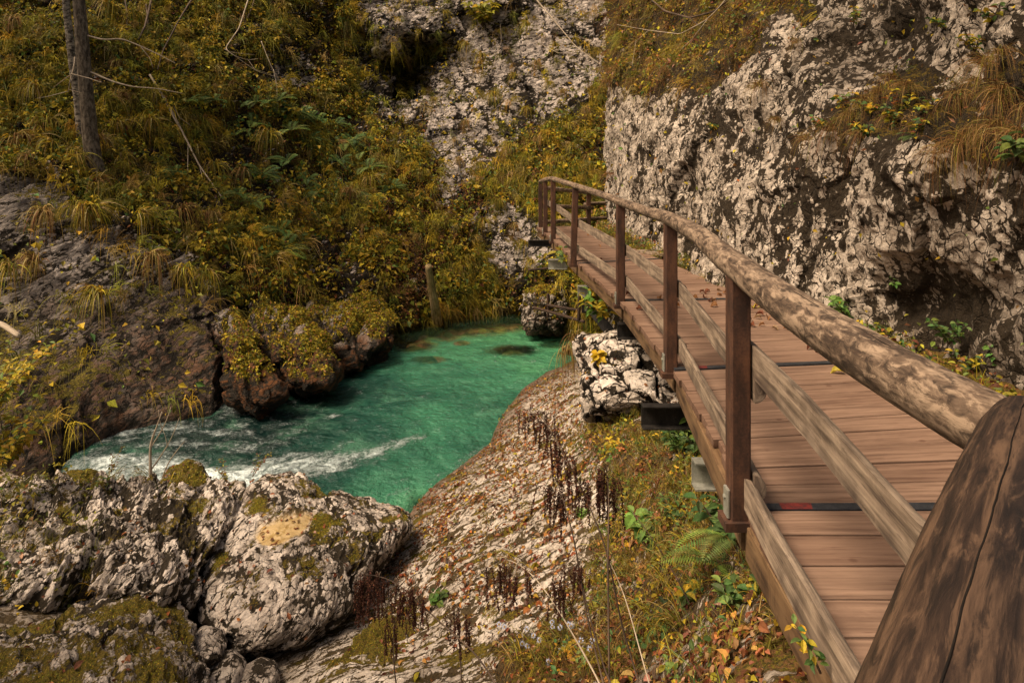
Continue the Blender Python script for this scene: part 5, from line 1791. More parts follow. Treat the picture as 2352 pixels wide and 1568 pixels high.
arr.append(leaf_arrays(pos, unit(np.array([-.3, -.2, 1]) + rng.standard_normal((n, 3)) * .5), rng.standard_normal((n, 3)), L, L * .6, pick([GREEN, GOLD, BROWN, OLIVE], (.22, .2, .40, .18), n, rng), 1, .25, rng))
stuff("undergrowth", arr, M_leaf)
stuff("grass", arrg, M_grass)
# the earth ledge the strip grows on
yy = np.linspace(.6, 14.4, 150)
xe = np.interp(yy, RIGHT[:, 1], RIGHT[:, 0])
cols_ = np.linspace(-.03, .75, 14)
X = xe[:, None] + cols_[None]; Yg = np.repeat(yy[:, None], 14, 1)
q = np.stack([X.ravel(), Yg.ravel(), X.ravel() * 0], -1)
q[:, 2] = -.07 + .06 * fbm(q / .3, 4, 531) + .25 * np.tile(cols_, 150) ** 1.5
obj("ground", make_mesh("ground", q, grid_faces(150, 14), True, dict(cav=np.zeros(2100), tone=np.full(2100, .6), moss=np.full(2100, .75), wet=np.zeros(2100), litter=np.full(2100, .9))), M_slab, kind='structure')
# ---------------------------------------------------------------- single plants, trees, leaves one can count
rng = np.random.default_rng(23)


def branch_mb(mb, path, r0, r1, seed=0, nseg=7, step=.06, wob=.05):
    q, f3, f4, wc, tone = tube(path, np.linspace(r0, r1, len(path)), nseg=nseg, step=step, wob=wob, seed=seed, cap=False)
    mb.add(q, f3, f4, wc=wc, tone=tone)


def wobbly(a, b_, n=6, amp=.05, seed=0):
    t = np.linspace(0, 1, n)[:, None]
    p = np.asarray(a) * (1 - t) + np.asarray(b_) * t
    p[1:-1] += amp * np.random.default_rng(seed).standard_normal((n - 2, 3))
    return p


def empty(name, loc, label, cat, group=None):
    o = obj(name, None, None, None, label, cat, group)
    o.location = loc
    return o


def copy_tree(root, loc, rz=0, s=1.0, label=None, group=None, tilt=(0, 0)):
    r = root.copy(); COL.objects.link(r)
    r.location = loc; r.rotation_euler = (tilt[0], tilt[1], rz); r.scale = (s, s, s)
    if label: r['label'] = label
    if group: r['group'] = group
    for ch in list(root.children):
        c = ch.copy(); COL.objects.link(c); c.parent = r
    return r


# ---- trees at the upper left ---------------------------------------------------
def tree(name, label, paths, radii, mat, branches, shade_crown=None, seed=0, twig=None):
    base = np.asarray(paths[0], float)
    root = empty(name, base, label, "tree")
    q, f3, f4, wc, tone = tube(np.asarray(paths) - base, radii, nseg=20, step=.06, wob=.10, seed=seed)
    obj("trunk", make_mesh("trunk", q, [f3, f4], True, dict(wc=wc, tone=tone)), mat, root)
    for k, (pp, r0, r1) in enumerate(branches):
        mb = MB()
        branch_mb(mb, np.asarray(pp) - base, r0, r1, seed + k)
        obj("branch", mb.mesh("branch"), twig or mat, root)
    if shade_crown is not None:
        mb = MB()
        for (c, r, n) in shade_crown:
            d = unit(rng.standard_normal((n, 3)))
            pos = np.asarray(c) - base + d * (rng.random((n, 1)) ** .45) * r
            pos = pos[fbm(pos / 1.1 + seed, 3, 601) > -.12]
            m_ = len(pos)
            L = rng.uniform(.10, .2, m_)
            v, f, c_ = leaf_arrays(pos, unit(rng.standard_normal((m_, 3)) + (0, 0, .8)), rng.standard_normal((m_, 3)), L, L * .65, pick([GOLD, OLIVE, BROWN], (.4, .4, .2), m_, rng))
            mb.add(v, f, None, Col=c_)
        obj("shade_crown", mb.mesh("shade_crown", False), M_leaf, root)
    return root


tb, tn = ground(HILL, 218, 392)
Yt = tb[1] - .25
def TP(u, v, dy=0.0): return P(u, v, Yt + dy)
tree("tree", "tall grey-barked tree with a slightly leaning trunk rooted on the left slope",
     [TP(219, 398), TP(214, 360), TP(205, 290), TP(196, 190), TP(188, 90), TP(181, 0), TP(170, -160), TP(160, -420)], [.20, .16, .145, .135, .125, .115, .10, .07], M_bark,
     [([TP(200, 82), TP(238, 93), TP(278, 88), TP(322, 106), TP(366, 126), TP(403, 146)], .022, .006),
      ([TP(204, 164), TP(256, 187), TP(304, 200), TP(359, 203), TP(420, 215)], .022, .005),
      ([TP(322, 106), TP(345, 135), TP(352, 160)], .009, .003), ([TP(170, -160), TP(60, -300), TP(-60, -380)], .06, .02), ([TP(176, -60), TP(300, -240), TP(420, -330)], .05, .015)],
     shade_crown=[((-12.6, 13.4, 10.2), 3.4, 9500), ((-10.2, 13.8, 11.6), 2.4, 4200)], seed=31, twig=M_twig)  # crown out of view, placed and sized for the shade it casts
tree("tree", "thin birch with pale speckled bark and bare white twigs, just behind the grey trunk",
     [P(190, 345, Yt + .7), P(179, 230, Yt + .6), P(166, 140, Yt + .5), P(153, 20, Yt + .45), P(140, -140, Yt + .4), P(130, -330, Yt + .4)], [.10, .085, .08, .075, .065, .05], M_birch,
     [([P(172, 132, Yt + .3), P(171, 150, Yt + .1), P(165, 170, Yt - .1), P(159, 195, Yt - .15), P(157, 212, Yt - .1)], .020, .008), ([P(165, 170, Yt - .1), P(205, 180, Yt - .4), P(234, 190, Yt - .5)], .010, .004),
      ([P(165, 170, Yt - .1), P(139, 189, Yt), P(121, 203, Yt + .1)], .012, .004), ([P(157, 210, Yt - .1), P(110, 222, Yt), P(85, 226, Yt)], .009, .003), ([P(159, 206, Yt - .1), P(188, 214, Yt - .3)], .007, .003)],
     shade_crown=[(P(120, -420, Yt + .6), 1.7, 2400)], seed=41, twig=M_twig)  # unseen crown added above the trunk to help shade the corner
# unseen trees added so that their crowns shade the gorge; their leaves stand over the left and the near corner
tree("tree", "unseen leafy tree added on the left bank to shade the near corner", [(-6.3, 3.2, -1.4), (-6.2, 3.1, 1.5), (-5.9, 3.0, 4.2)], [.16, .13, .07], M_bark, [],
     shade_crown=[((-6.4, 2.8, 4.6), 1.65, 4600)], seed=51)
tree("tree", "unseen leafy tree added at the top of the right cliff for its shade", [(4.9, 4.6, 5.2), (4.2, 4.7, 7.0), (3.1, 4.8, 8.0)], [.16, .13, .06], M_bark, [],
     shade_crown=[((2.2, 4.4, 8.2), 2.0, 5200), ((3.6, 3.2, 7.4), 1.7, 3600)], seed=61)

# thin leaning saplings and bare sticks on the slope, thin enough to be one piece each
def stick(label, pts_, r0, r1, mat, cat="sapling", name="sapling", seed=0, subs=(), group=None):
    mb = MB()
    branch_mb(mb, np.asarray(pts_), r0, r1, seed)
    for k, (sp, a, b_) in enumerate(subs): branch_mb(mb, np.asarray(sp), a, b_, seed + 3 + k, nseg=5)
    return obj(name, mb.mesh(name), mat, label=label, cat=cat, group=group)


def hp(u, v, out=.25):
    p_, n_ = ground(HILL, u, v)
    return P(u, v, p_[1] - out)


stick("dark leaning sapling stem crossing the yellow bushes above the slope", [hp(357, -40, .5), hp(333, 62, .8), hp(318, 92, .6)], .035, .02, M_twigdark, seed=1)
stick("dark curved sapling stem between the grey tree and the yellow bushes", [hp(440, 0, .6), hp(412, 45, .7), hp(374, 117, .7), hp(362, 161, .5)], .026, .014, M_twigdark, seed=2)
stick("long pale fallen stem lying diagonally down the slope", [hp(344, 172, .35), hp(388, 242, .5), hp(425, 315, .5), hp(458, 381, .5), hp(513, 458, .25)], .030, .014, M_twig, "sapling", "dry_sapling", 3,
      subs=(([hp(366, 209, .4), hp(403, 278, .5), hp(428, 319, .45)], .018, .012), ([hp(432, 332, .4), hp(431, 393, .35)], .012, .008), ([hp(396, 240, .5), hp(412, 270, .5), hp(440, 290, .5)], .012, .005), ([hp(458, 381, .4), hp(466, 412, .3)], .01, .006)))
stick("arching bare twig with a spray of fine side twigs over the slope", [hp(573, -10, .9), hp(549, 66, .9), hp(516, 113, .8), hp(540, 130, .8), hp(571, 139, .8), hp(593, 135, .8)], .022, .006, M_twig, "bare branch", "bare_branch", 4,
      subs=(([hp(516, 113, .8), hp(555, 140, .8), hp(590, 165, .7), hp(634, 176, .7)], .012, .004), ([hp(530, 120, .8), hp(560, 124, .8), hp(586, 126, .8)], .008, .003), ([hp(571, 139, .8), hp(585, 160, .8), hp(622, 170, .7)], .008, .003),
            ([hp(600, 95, .8), hp(622, 150, .8), hp(664, 225, .6)], .014, .006), ([hp(628, 160, .8), hp(636, 200, .7), hp(637, 255, .4)], .008, .004)))
for k, (u0, v0, u1, v1, lab) in enumerate([(285, -20, 292, 75, "thin upright stem among the yellow bushes"), (336, 10, 338, 95, "thin upright stem right of the dark leaning one"), (590, -20, 560, 60, "short dark stem under the top edge")]):
    stick(lab, [hp(u0, v0, .5), hp((u0 + u1) / 2 + 3, (v0 + v1) / 2, .6), hp(u1, v1, .3)], .022, .014, M_twigdark, seed=11 + k)

def cp(u, v, out=.2):
    p_, n_ = ground(CLIFF, u, v)
    return P(u, v, p_[1] - out)


stick("dark bare branch sagging into view from above the cliff", [cp(1440, -70, 1.0), cp(1496, 0, 1.0), cp(1527, 26, 1.0), cp(1584, 42, 1.0), cp(1641, 27, 1.0), cp(1678, -4, 1.0), cp(1720, -70, 1.0)], .022, .014, M_twigdark, "bare branch", "bare_branch", 21,
      subs=(([cp(1527, 26, 1.0), cp(1480, 44, 1.0), cp(1420, 48, 1.0)], .010, .004), ([cp(1584, 42, 1), cp(1606, 60, 1), cp(1634, 58, 1)], .008, .003)))
stick("pale bare twig hanging before the brown cliff-top grass", [cp(1700, -50, 1.2), cp(1660, 10, 1.2), cp(1624, 46, 1.2), cp(1562, 79, 1.1), cp(1490, 70, 1.1), cp(1417, 57, 1.1)], .014, .004, M_twig, "bare branch", "bare_branch", 22,
      subs=(([cp(1624, 46, 1.2), cp(1590, 90, 1.2), cp(1560, 118, 1.1)], .007, .003), ([cp(1490, 70, 1.1), cp(1460, 96, 1.1), cp(1452, 150, 1.0)], .007, .003)))
stick("long thin bare stem slanting before the back rock wall", [hp(1215, -20, 1.4), hp(1280, 56, 1.6), hp(1320, 105, 1.6), hp(1380, 150, 1.4)], .028, .012, M_twig, "bare branch", "bare_branch", 23,
      subs=(([hp(1262, 40, 1.5), hp(1300, 38, 1.5), hp(1350, 45, 1.5), hp(1388, 30, 1.5)], .010, .004), ([hp(1230, 96, 1.4), hp(1282, 122, 1.5), hp(1330, 125, 1.5)], .012, .004), ([hp(1300, 80, 1.5), hp(1345, 90, 1.5), hp(1385, 110, 1.4)], .008, .004)))
stick("straight brown vine hanging down the back rock wall", [hp(1149, 55, .35), hp(1152, 95, .3), hp(1140, 130, .3), hp(1126, 170, .2)], .018, .010, M_twig, "vine", "vine", 24)

# dead trunk standing at the pool head
mb = MB(); branch_mb(mb, [P(984, 610, 15.6), P(990, 650, 15.8), P(998, 695, 16.0), P(1005, 742, 16.6)], .075, .125, 5, nseg=14, wob=.14)
obj("dead_trunk", mb.mesh("dead_trunk"), M_stump, label="broken mossy tree stump leaning at the water's far edge", cat="dead trunk")
stick("thin dead log half sunk along the far left bank", [P(-30, 735, 9.9), P(10, 748, 9.7), P(45, 772, 9.5)], .05, .035, M_twig, "log", "log", 25)

# ---- grass tufts hanging from the rocks: single plants ------------------------------
def tuft_mesh(n, L, W, droop, pal, w, spread=.5, up=.5, seed=0):
    r = np.random.default_rng(seed)
    col = pick(pal, w, n, r, .25)
    d = unit(np.stack([r.standard_normal(n) * spread, -abs(r.standard_normal(n)) * .8 * spread - .15, np.full(n, up)], -1))
    v, f, c = blade_arrays(r.standard_normal((n, 3)) * .03, d, r.uniform(.5, 1.15, n) * L, r.uniform(.7, 1.3, n) * W, r.uniform(.6, 1.3, n) * droop, col, 6, r)
    me = make_mesh("grass_tuft", v, f, False, dict(Col=c))
    me.materials.append(M_grass)
    return me


T_HILL = [tuft_mesh(90, .75, .020, 1.25, [GOLD, STRAW, OLIVE], (.45, .30, .25), seed=k) for k in range(4)]
T_STRAW = [tuft_mesh(80, .70, .018, 1.35, [STRAW, RUST], (.6, .4), spread=.35, seed=10 + k) for k in range(3)]
T_CLIFF = [tuft_mesh(110, .62, .0055, 1.3, [RUST, STRAW, OLIVE], (.6, .22, .18), spread=.8, seed=20 + k) for k in range(4)]
T_GREEN = [tuft_mesh(70, .45, .007, 1.0, [OLIVE, GOLD, STRAW], (.5, .3, .2), spread=.6, up=.7, seed=30 + k) for k in range(3)]
T_NEAR = [tuft_mesh(55, .26, .0045, .9, [STRAW, GOLD, OLIVE], (.45, .25, .3), spread=.55, up=.8, seed=40 + k) for k in range(3)]


def put_tuft(sheet, u, v, mesh, s, label, group, rz=None, back=.0):
    p_, n_ = ground(sheet, u, v)
    o = obj("grass_tuft", mesh, None, label=label, cat="grass tuft", group=group)
    o.location = Vector(p_) + Vector(n_) * (.22 if sheet is HILL else .06)
    o.rotation_euler = (rng.uniform(-.15, .15), rng.uniform(-.2, .2), math.atan2(n_[0], -n_[1]) * .7 + rng.uniform(-.4, .4))
    o.scale = (s, s, s)
    return o


lt = [(75, 332), (110, 345), (215, 345), (262, 300), (300, 345), (310, 395), (195, 430), (155, 480), (165, 505), (195, 500), (120, 512), (255, 490), (300, 540), (335, 475), (390, 500),
      (405, 410), (380, 305), (350, 240), (285, 165), (300, 60), (240, 40), (120, 300), (40, 350), (20, 300), (450, 330), (515, 440), (560, 420), (640, 440), (700, 480), (610, 330), (95, 620), (30, 640), (225, 700), (430, 650), (345, 620),
      (140, 360), (250, 375), (175, 395), (60, 395), (330, 300), (420, 250), (480, 380), (270, 230), (230, 250), (60, 180), (120, 130), (40, 90), (90, 240), (660, 560), (740, 520), (800, 470), (850, 430), (580, 520), (530, 560), (480, 520)]
for k, (u, v) in enumerate(lt):
    put_tuft(HILL, u, v, (T_STRAW if k % 4 == 2 else T_HILL)[k % 3], rng.uniform(.95, 1.5), "drooping golden grass tuft growing on the left slope and its rock ledges", "grass tufts on the left slope")
o = put_tuft(HILL, 440, 635, T_HILL[3], 1.35, "thick bright yellow-green grass tuft spilling over the grey rock face", None); o['group'] = "grass tufts on the left slope"
put_tuft(HILL, 462, 650, T_HILL[1], 1.25, "second yellow-green tuft spilling over the grey rock just right of the thick one", "grass tufts on the left slope")
bt = [(1110, 130), (1090, 290), (1145, 230), (1185, 185), (1240, 150), (1265, 200), (1200, 255), (1290, 230), (1215, 70), (1270, 110), (1060, 370), (1100, 390), (1180, 350), (1250, 340), (1330, 350), (1290, 390), (1360, 360), (1210, 440), (1270, 440),
      (1330, 440), (1150, 470), (1110, 520), (1180, 520), (1215, 560), (1240, 610), (1000, 470), (960, 420), (1310, 300), (1355, 270), (1080, 100), (1005, 250)]
for k, (u, v) in enumerate(bt):
    put_tuft(HILL, u, v, (T_STRAW if k % 3 == 1 else T_HILL)[k % 3], rng.uniform(.7, 1.1), "yellowish grass tuft clinging to the back rock wall", "grass tufts on the back wall")
ct = [(1925, 300), (1960, 275), (2000, 250), (2040, 235), (2085, 215), (2120, 240), (2150, 290), (2180, 250), (2215, 230), (2250, 200), (2290, 190), (2320, 240), (2345, 300), (2300, 300), (2260, 320), (2230, 340), (2200, 360), (2340, 200), (2370, 350), (2050, 290), (2000, 310),
      (1980, 335), (2100, 310), (1880, 330), (1410, 190), (1440, 170), (1470, 195), (1510, 205), (1545, 180), (1580, 190), (1620, 190), (1650, 170), (1690, 130), (1720, 110), (1480, 130), (1530, 120), (1580, 110), (1630, 90), (1670, 60), (1750, 60), (1410, 120), (1425, 60),
      (2350, 120), (2320, 150), (2380, 250), (1820, 280), (1760, 210), (1850, 120)]
for k, (u, v) in enumerate(ct):
    put_tuft(CLIFF, u, v, T_CLIFF[k % 4], rng.uniform(.5, .85) * (1.45 if u < 1700 else 1), "long brown grass tuft hanging down the right cliff", "grass tufts on the right cliff")
for k, (u, v) in enumerate([(1715, 660), (1600, 640), (1930, 740), (2000, 770), (2090, 810), (2160, 850), (2230, 880), (1620, 655), (1480, 575), (1460, 545), (2300, 900), (1860, 720)]):
    put_tuft(CLIFF, u, v, T_GREEN[k % 3], rng.uniform(.5, .8), "green and straw grass tuft at the foot of the cliff beside the boards", "grass tufts along the boards")
for k, (u, v) in enumerate([(1420, 970), (1470, 960), (1500, 1000), (1390, 1000), (1480, 1060), (1560, 1130), (1620, 1140), (1430, 1100), (1540, 1210), (1590, 1250), (1500, 1150), (1380, 1200), (1640, 1290), (1450, 1290), (1420, 1380), (1530, 1350), (1380, 1330), (1330, 1410), (1490, 1440),
                            (1290, 1490), (1400, 1520), (1200, 1540), (1120, 1440), (1570, 1440), (1180, 1310), (1220, 1180), (1130, 1200)]):
    put_tuft(NEAR, u, v, T_NEAR[k % 3], rng.uniform(.7, 1.3), "thin straw-coloured grass tuft on the bank below the walkway", "grass tufts on the near bank")
for k, (u, v, s, lab) in enumerate([(1318, 800, 1.5, "shaggy brown grass tuft hanging beside the white rock block above the pool"), (1300, 830, 1.2, "lower brown grass tuft dipping towards the pool by the slab's upper end"), (1345, 745, 1.3, "dry grass tuft under the far steel bracket")]):
    o = obj("grass_tuft", (T_STRAW if k < 2 else T_HILL)[k], None, label=lab, cat="grass tuft")
    o.location = P(u, v - 22, 9.2 if k < 2 else 9.4); o.scale = (s * .62,) * 3; o.rotation_euler = (0, 0, .3)
for u, v, lab in ((335, 1090, "dry grass tuft standing on the narrow upright rock"), (405, 1130, "brown grass tuft in the cleft beside the moss-capped boulder"), (250, 1110, "short grass tuft on the brink of the rapids")):
    b_ = B_TUFT if u == 335 else B_LEFT
    p_, n_ = ground(b_, u, v)
    o = obj("grass_tuft", T_NEAR[1], None, label=lab, cat="grass tuft"); o.location = Vector(p_); o.scale = (1.5,) * 3; o.rotation_euler = (0, 0, rng.uniform(0, 6))
p_, n_ = ground(NEAR, 700, 1500)
v, f, c = blade_arrays(np.zeros((9, 3)) + rng.standard_normal((9, 3)) * .01, unit(np.array([-.25, 0, 1]) + rng.standard_normal((9, 3)) * .22), rng.uniform(.2, .42, 9), np.full(9, .009), rng.uniform(.1, .7, 9), pick([STRAW], (1,), 9, rng), 6, rng)
obj("grass_tuft", make_mesh("grass_tuft", v, f, False, dict(Col=c)), M_grass, label="single yellow grass clump rising from the dark gully", cat="grass tuft", loc=p_)

# ---- ferns ---------------------------------------------------------------------
def fern_mesh(seed, nf=7, L=.55, pal=GREEN):
    r = np.random.default_rng(seed)
    mb = MB()
    for k in range(nf):
        az = r.uniform(0, 2 * np.pi); 
        d = unit(np.array([math.cos(az), math.sin(az) * .8 - .35, r.uniform(.25, .8)]))
        l = L * r.uniform(.7, 1.1); n = 22
        t = np.linspace(.06, 1, n)[:, None]
        c = d * l * t + np.array([0, 0, -1]) * l * .45 * t ** 2.2
        tang = unit(np.gradient(c, axis=0))
        side = unit(np.cross(tang, (0, 0, 1)))
        up = np.cross(side, tang)
        w = l * .26 * np.sin(np.pi * (.12 + .86 * t[:, 0])) ** .8
        for sgn in (-1, 1):
            col = np.repeat(pick([pal], (1,), 1, r, .15), n, 0) * np.concatenate([r.uniform(.75, 1.25, (n, 1)).repeat(3, 1), np.ones((n, 1))], 1)
            v, f, cc_ = leaf_arrays(c, up, side * sgn + tang * .45, w, np.full(n, l * .030), col, 0, .1, r)
            mb.add(v, f, None, Col=cc_)
        v, f, cc_ = blade_arrays(np.zeros((1, 3)), d[None], np.array([l]), np.array([.008]), np.array([.5]), np.array([[.10, .09, .03, 1]]), 6, r)
        mb.add(v, f[0], f[1], Col=cc_)
    me = mb.mesh("fern", False); me.materials.append(M_leaf)
    return me


FERN = [fern_mesh(1, pal=[(.13, .21, .05), (.10, .18, .05)]), fern_mesh(2, 6, .6, [(.12, .2, .06), (.16, .22, .05)]), fern_mesh(3, 8, .5, [(.10, .17, .045), (.14, .20, .05), (.08, .15, .05)])]
fr_ = [(590, 240), (625, 255), (660, 265), (700, 275), (655, 330), (690, 320), (720, 300), (760, 350), (800, 330), (840, 345), (815, 360), (780, 400), (830, 450), (860, 400), (700, 420), (740, 450), (660, 460), (610, 430), (560, 330), (520, 345), (480, 440),
       (400, 425), (430, 270), (380, 410), (620, 545), (650, 600), (690, 560), (540, 470), (580, 490), (900, 450), (460, 250), (560, 290), (760, 290), (640, 390), (720, 540)]
for k, (u, v) in enumerate(fr_):
    p_, n_ = ground(HILL, u, v)
    o = obj("fern", FERN[k % 3], None, label="green fern spreading on the mossy left slope", cat="fern", group="ferns on the left slope")
    o.location = Vector(p_) + Vector(n_) * .32; s = rng.uniform(.75, 1.35); o.scale = (s, s, s); o.rotation_euler = (.25, rng.uniform(-.3, .3), rng.uniform(-.8, .8))
for u, v, lab, s in ((1690, 1260, "dark broad fern in the shade under the near walkway beam", .62), (1660, 1310, "fern fronds arching out below the walkway edge, nearest the viewer", .55), (1585, 1010, "fern by the dark open channel beam", .5)):
    p_, n_ = ground(NEAR, u, v)
    o = obj("fern", FERN[1], None, label=lab, cat="fern"); o.location = Vector(p_) + Vector((0, 0, .03)); o.scale = (s, s, s); o.rotation_euler = (0, 0, rng.uniform(0, 6))
p_, n_ = ground(CLIFF, 2130, 335)
o = obj("fern", FERN[2], None, label="small bright fern on the cliff below the hanging grass", cat="fern"); o.location = Vector(p_) + Vector(n_) * .04; o.scale = (.4,) * 3

# ---- leafy plants with stems ---------------------------------------------------------
def leafy_plant(label, loc, nst, hgt, leaf, pal, w, seed, lean=(0, 0), npair=5, wide=.6, cat="plant", name="leafy_plant", group=None, spread=.5):
    r = np.random.default_rng(seed)
    root = empty(name, loc, label, cat, group)
    ms, ml = MB(), MB()
    for k in range(nst):
        az = r.uniform(0, 2 * np.pi)
        d = unit(np.array([math.cos(az) * spread + lean[0], math.sin(az) * spread + lean[1] - .1, 1.0]))
        h = hgt * r.uniform(.65, 1.1)
        t = np.linspace(0, 1, 7)[:, None]
        c = d * h * t + np.array([d[0], d[1], -.4]) * h * .25 * t ** 2
        q, f3, f4, wc, tone = tube(c, np.linspace(.004, .0015, 7) * max(1, leaf / .05), nseg=5, step=h / 8, wob=0, seed=seed, cap=False)
        ms.add(q, f3, f4, wc=wc, tone=tone)
        for j in range(npair):
            tt = .25 + .75 * (j + r.uniform(-.2, .2)) / max(1, npair - 1)
            tt = min(max(tt, .1), 1.0)
            pc = np.array([np.interp(tt, t[:, 0], c[:, x]) for x in range(3)])
            a0 = r.uniform(0, 2 * np.pi)
            m_ = 2 if j < npair - 1 else 3
            dr = np.array([[math.cos(a0 + i * 2 * np.pi / m_), math.sin(a0 + i * 2 * np.pi / m_), r.uniform(-.2, .4)] for i in range(m_)])
            L = leaf * r.uniform(.7, 1.2, m_) * (1.1 - .4 * abs(tt - .6))
            v, f, cc_ = leaf_arrays(np.repeat(pc[None], m_, 0) + unit(dr) * .008, unit(np.array([0, -.35, 1]) + r.standard_normal((m_, 3)) * .25), dr, L, L * wide, pick([pal], (1,), m_, r, .18), 1, .25, r)
            ml.add(v, f[0], f[1], Col=cc_)
    obj("stem", ms.mesh("stem"), M_twigdark, root)
    obj("foliage", ml.mesh("foliage", False), M_leaf, root)
    return root


BRIGHT = [(.16, .30, .06), (.20, .34, .08), (.12, .24, .06)]
def cl_at(u, v, out=.05): return cp(u, v, out)
leafy_plant("bright green leafy plant beside the boards, framed above the thick handrail", cl_at(1945, 735), 5, .24, .085, BRIGHT, 1, 1, (-.1, -.2), 4)
leafy_plant("small green plant in a rock gap higher on the cliff, left of the hanging grass", cl_at(1640, 300), 4, .12, .05, GREEN + GOLD, 1, 2, (-.2, -.4))
leafy_plant("dark green plant at the cliff foot behind the handrail's thick part", cl_at(2180, 790), 6, .24, .055, GREEN, 1, 3, (-.2, -.2))
leafy_plant("yellow-green plant at the cliff foot near the handrail joint", cl_at(2230, 850), 6, .20, .05, GREEN + GOLD, 1, 4, (-.2, -.2))
leafy_plant("leafy plant with small bright leaves just above the handrail corner", cl_at(2310, 850), 5, .22, .05, BRIGHT, 1, 5, (-.2, -.2))
leafy_plant("maple-leaved seedling clinging to the middle of the cliff", cl_at(2060, 660), 3, .10, .05, BRIGHT, 1, 6, (-.3, -.5))
leafy_plant("large-leaved plant hanging at the cliff's outer edge", cl_at(2335, 370), 4, .20, .10, GREEN, 1, 7, (-.4, -.4), 3)
for k, (u, v) in enumerate([(1950, 255), (2000, 270), (2050, 295), (2080, 260), (2100, 330), (1900, 300), (2130, 270), (2000, 320), (2240, 120), (2180, 80), (2290, 60), (1960, 60)]):
    leafy_plant("trailing bramble with green and yellow leaves on the right cliff", cl_at(u, v, .12), 3, .22, .055, GREEN + GOLD + [(.30, .10, .03)], 1, 30 + k, (-.6, -.5), 5, .75, "bramble", "bramble", "brambles on the right cliff")
def nr_at(u, v): return ground(NEAR, u, v)[0]
leafy_plant("dense dark green bush of narrow leaves under the dark channel beam", nr_at(1560, 1040), 14, .32, .085, GREEN, 1, 8, (-.1, -.1), 6, .38)
leafy_plant("second bush of narrow green leaves, close to the galvanised beam", nr_at(1610, 1050), 9, .30, .09, GREEN, 1, 9, (0, -.1), 5, .42)
leafy_plant("yellow-leaved sprig on the grass below the channel beam", nr_at(1405, 1035), 4, .16, .06, [(.55, .38, .03), (.45, .35, .04)], 1, 10)
leafy_plant("low plant with large pale green leaves on the bank", nr_at(1480, 1230), 6, .14, .10, BRIGHT, 1, 11, (0, 0), 3, .75)
leafy_plant("dark green glossy plant in front of the low pale-leaved one", nr_at(1500, 1255), 5, .13, .09, GREEN, 1, 12, (0, 0), 3, .4)
leafy_plant("feathery bluish green plant on the grassy bank", nr_at(1545, 1195), 12, .15, .05, GREEN, 1, 13, (0, 0), 6, .3)
leafy_plant("big-leaved dock plant in the shade beneath the near post", nr_at(1670, 1240), 8, .22, .10, [(.06, .12, .035), (.09, .16, .05)], 1, 14, (-.2, -.1), 4, .5)
leafy_plant("yellowing leafy weed at the foot of the grassy bank", nr_at(1570, 1380), 5, .15, .06, GREEN + GOLD, 1, 15, (0, 0), 4, .6)
leafy_plant("leafy weed by the earthy rock near the lower walkway edge", nr_at(1690, 1400), 6, .16, .06, GREEN, 1, 16, (0, 0), 4, .6)
leafy_plant("small green sprout at the edge of the slab and the grass", nr_at(1340, 1190), 3, .10, .05, BRIGHT, 1, 17)
leafy_plant("tiny green plant in a mossy crack of the slab", nr_at(1015, 1395), 3, .08, .06, GREEN, 1, 18)
leafy_plant("yellow weed sprig in front of the lower rail", P(1885, 1545, 2.02), 2, .14, .035, GOLD + GREEN, 1, 19, (.05, 0), 6, .5)
leafy_plant("yellow-leaved creeper on the white rock block under the walkway", ground(B_WALL, 1370, 830)[0], 4, .14, .10, [(.60, .42, .02), (.48, .36, .04)], 1, 20, (0, -.5), 3, .7)
leafy_plant("small bright yellow bush growing out of the top of the back wall", hp(1108, 62, .2), 10, 1.1, .26, [(.46, .36, .03), (.36, .32, .04), (.28, .28, .05)], 1, 21, (0, -.3), 6, .7, "bush", "bush")
leafy_plant("fan of green ferny leaves under the far bracket", P(1395, 735, 8.9), 10, .45, .13, BRIGHT + GOLD, 1, 22, (-.4, 0), 5, .5)
leafy_plant("yellow-green leafy shoots hanging behind the walkway pipes", P(1345, 640, 11.0), 12, .6, .14, GREEN + GOLD, 1, 23, (-.3, 0), 5, .55)
# shrub at the left edge with small oval leaves
for k, (u, v, Y, n, h, lab) in enumerate([(-60, 1000, 7.1, 26, 1.15, "yellow-green shrub reaching in from the left before the dark rock face"), (20, 1075, 7.2, 12, .72, "lower shrub with small yellow leaves beside the rapids"), (-30, 1110, 6.8, 10, .6, "leafy shrub at the left edge above the dark mossy boulder")]):
    leafy_plant(lab, P(u, v, Y), n, h, .085, GOLD + [(.20, .24, .04), (.15, .20, .05)], 1, 50 + k, (.22 if k == 0 else .1, 0), 11, .45, "shrub", "shrub", None, .42)
stick("bare pale sapling with thin branches before the rapids", [P(345, 1115, 7.9), P(346, 1060, 7.9), P(342, 1015, 7.9), P(360, 985, 7.9), P(372, 945, 7.9)], .020, .006, M_twig, "sapling", "sapling", 61,
      subs=(([P(344, 1030, 7.9), P(362, 1005, 7.9), P(385, 965, 7.9), P(392, 935, 7.9)], .010, .003), ([P(346, 1080, 7.9), P(375, 1040, 7.9), P(398, 1000, 7.9), P(412, 958, 7.9)], .009, .003), ([P(372, 1100, 7.9), P(385, 1060, 7.9), P(405, 1035, 7.9), P(425, 1012, 7.9)], .009, .003),
            ([P(372, 985, 7.9), P(366, 962, 7.9), P(364, 940, 7.9)], .006, .002), ([P(385, 1025, 7.9), P(378, 995, 7.9), P(373, 985, 7.9)], .006, .002)))
for k, (u, v, lab) in enumerate([(520, 1108, "small sprig with dark leaves on the crest before the white water"), (580, 1095, "taller sprig with dark leaves beside the huge boulder's crest"), (255, 1085, "green sprig on the hump at the brink of the rapids")]):
    leafy_plant(lab, P(u, v, 7.75), 3, .28, .035, OLIVE + BROWN, 1, 70 + k, (.1, 0), 7, .5)

